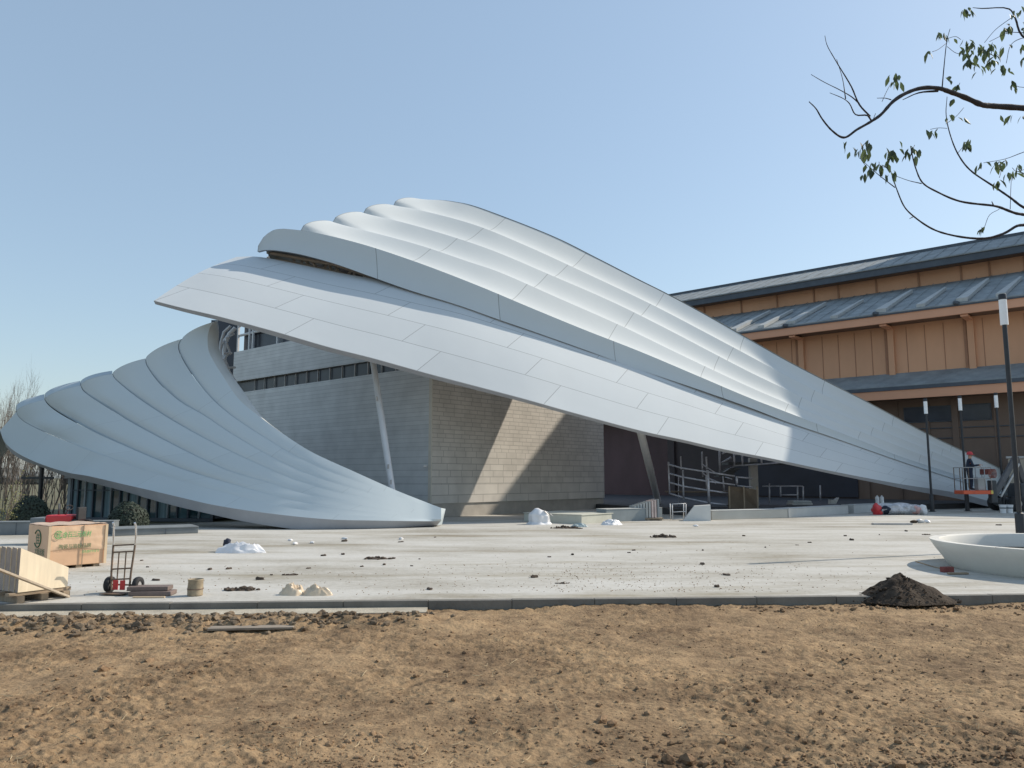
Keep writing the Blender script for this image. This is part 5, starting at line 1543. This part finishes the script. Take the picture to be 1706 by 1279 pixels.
for pl, r0, r1 in twigs:
    dd = -.25 if pl[0][0] < 700 else .1
    if pl[0][0] == 1400: pl = [(2040, pl[0][1]+90), (1650, pl[0][1]+30)] + pl; r0 *= 1.5; dd = 0.0
    c, rr = limb('twig', pl, r0, r1, dd, dd+random.Random(pl[0][0]).uniform(-.25, .25), 4); MB().tube(c, rr, 5).build('twig', M_limb, tr_, True)
clusters = [(880,55,36,9),(750,165,24,4),(770,170,14,3),(685,262,18,3),(820,200,8,1),(880,225,34,9),(940,265,46,16),(990,240,34,9),(1000,320,32,8),(900,320,34,8),(960,340,30,5),(1065,355,34,7),(525,410,34,9),(795,400,20,3),(840,440,24,4),(825,505,12,2),(1095,150,28,9),(1130,70,22,5),(1120,430,26,4),(1105,590,12,3),(1055,580,8,1),(715,668,26,5),(810,600,34,5),(885,595,16,1),(890,735,36,8),(385,755,46,10),(340,770,26,5),(400,855,40,8),(370,885,16,3),(490,790,44,12),(455,850,30,6),(500,890,24,5),(520,770,22,5),(590,760,26,5),(630,770,26,5),(1030,830,30,7),(960,830,20,4),(1080,820,18,3),(1110,880,30,7),(1140,850,22,4),(1048,920,18,4),(970,1162,22,5),(1165,590,10,2),(1165,230,12,2),(1160,45,16,4),(1085,240,16,3),(265,722,10,2),(305,745,8,2),(550,720,12,1),(1030,270,22,5),(1180,120,30,6),(1230,300,50,12),(1260,560,50,10),(1240,820,50,12),(1300,120,60,14)]
rn = random.Random(77)
m = MB()
def leaf(m, p, d, up, L, w_):
    x = d.normalized(); s = x.cross(up).normalized(); n_ = s.cross(x)
    pr = []
    sh_ = ((0, .0), (.18, .55), (.45, 1.0), (.75, .62), (1.0, 0.0))
    mids = [p + x*L*t - n_*(L*.16*t*t) for t, _ in sh_]
    for (t0, w0), (t1, w1), a, b in zip(sh_, sh_[1:], mids, mids[1:]):
        for sg in (1, -1):
            q = [a, b, b + s*sg*w1*w_ + n_*w1*w_*.35, a + s*sg*w0*w_ + n_*w0*w_*.35]
            if w0 == 0: q = q[:3]
            elif w1 == 0: q = [q[0], q[1], q[3]]
            m.face(q)
for (zx, zy, r, n_) in clusters:
    base = tz(zx, zy - r*.3, rn.uniform(-.3, .3) if zx > 700 else -.25+rn.uniform(-.15, .15))
    for k in range(int(n_*1.15)):
        off = V((rn.gauss(0, .5)*r*pxm, rn.gauss(0, .6)*r*pxm, rn.gauss(0, .35)*r*pxm))
        a = rn.random()*6.28
        d = V((math.cos(a)*.75, math.sin(a)*.75, -rn.uniform(.5, 2.2))).normalized()
        L = rn.uniform(.046, .082)
        leaf(m, base + off, d, V((rn.gauss(0, .3), rn.gauss(0, .3), 1)), L, L*rn.uniform(.17, .24))
m.build('leaves', M_leaf, tr_, False)
# ------------------------------------------------------------------ light
EL, PHI = math.radians(38), math.radians(22)
S = V((math.cos(EL)*math.cos(PHI), math.cos(EL)*math.sin(PHI), math.sin(EL)))
sun = bpy.data.lights.new('sun', 'SUN'); sun.energy = 3.5; sun.angle = math.radians(.35); sun.color = (1.0, .90, .76)
so = bpy.data.objects.new('sun', sun); so.rotation_euler = (-S).to_track_quat('-Z', 'Y').to_euler(); so.location = (30, 10, 40); C.objects.link(so)
w = bpy.data.worlds.new('World'); sc.world = w; w.use_nodes = True
nt = w.node_tree; bg = nt.nodes['Background']
sky = nt.nodes.new('ShaderNodeTexSky'); sky.sky_type = 'NISHITA'; sky.sun_disc = False
sky.sun_elevation = EL; sky.sun_rotation = math.pi/2 - PHI
sky.air_density = 1.25; sky.dust_density = 1.0; sky.ozone_density = 1.5; sky.altitude = 20
hz = nt.nodes.new('ShaderNodeMix'); hz.data_type = 'RGBA'; hz.inputs[0].default_value = .48
hz.inputs[7].default_value = (2.4, 3.2, 4.0, 1)
nt.links.new(sky.outputs['Color'], hz.inputs[6]); nt.links.new(hz.outputs[2], bg.inputs['Color']); bg.inputs['Strength'].default_value = .132
sc.view_settings.view_transform = 'Standard'; sc.view_settings.look = 'None'
sc.view_settings.exposure = 0.38; sc.view_settings.gamma = 1.0
sc.render.engine = 'CYCLES'
sc.cycles.max_bounces = 6; sc.cycles.diffuse_bounces = 4; sc.cycles.use_denoising = True
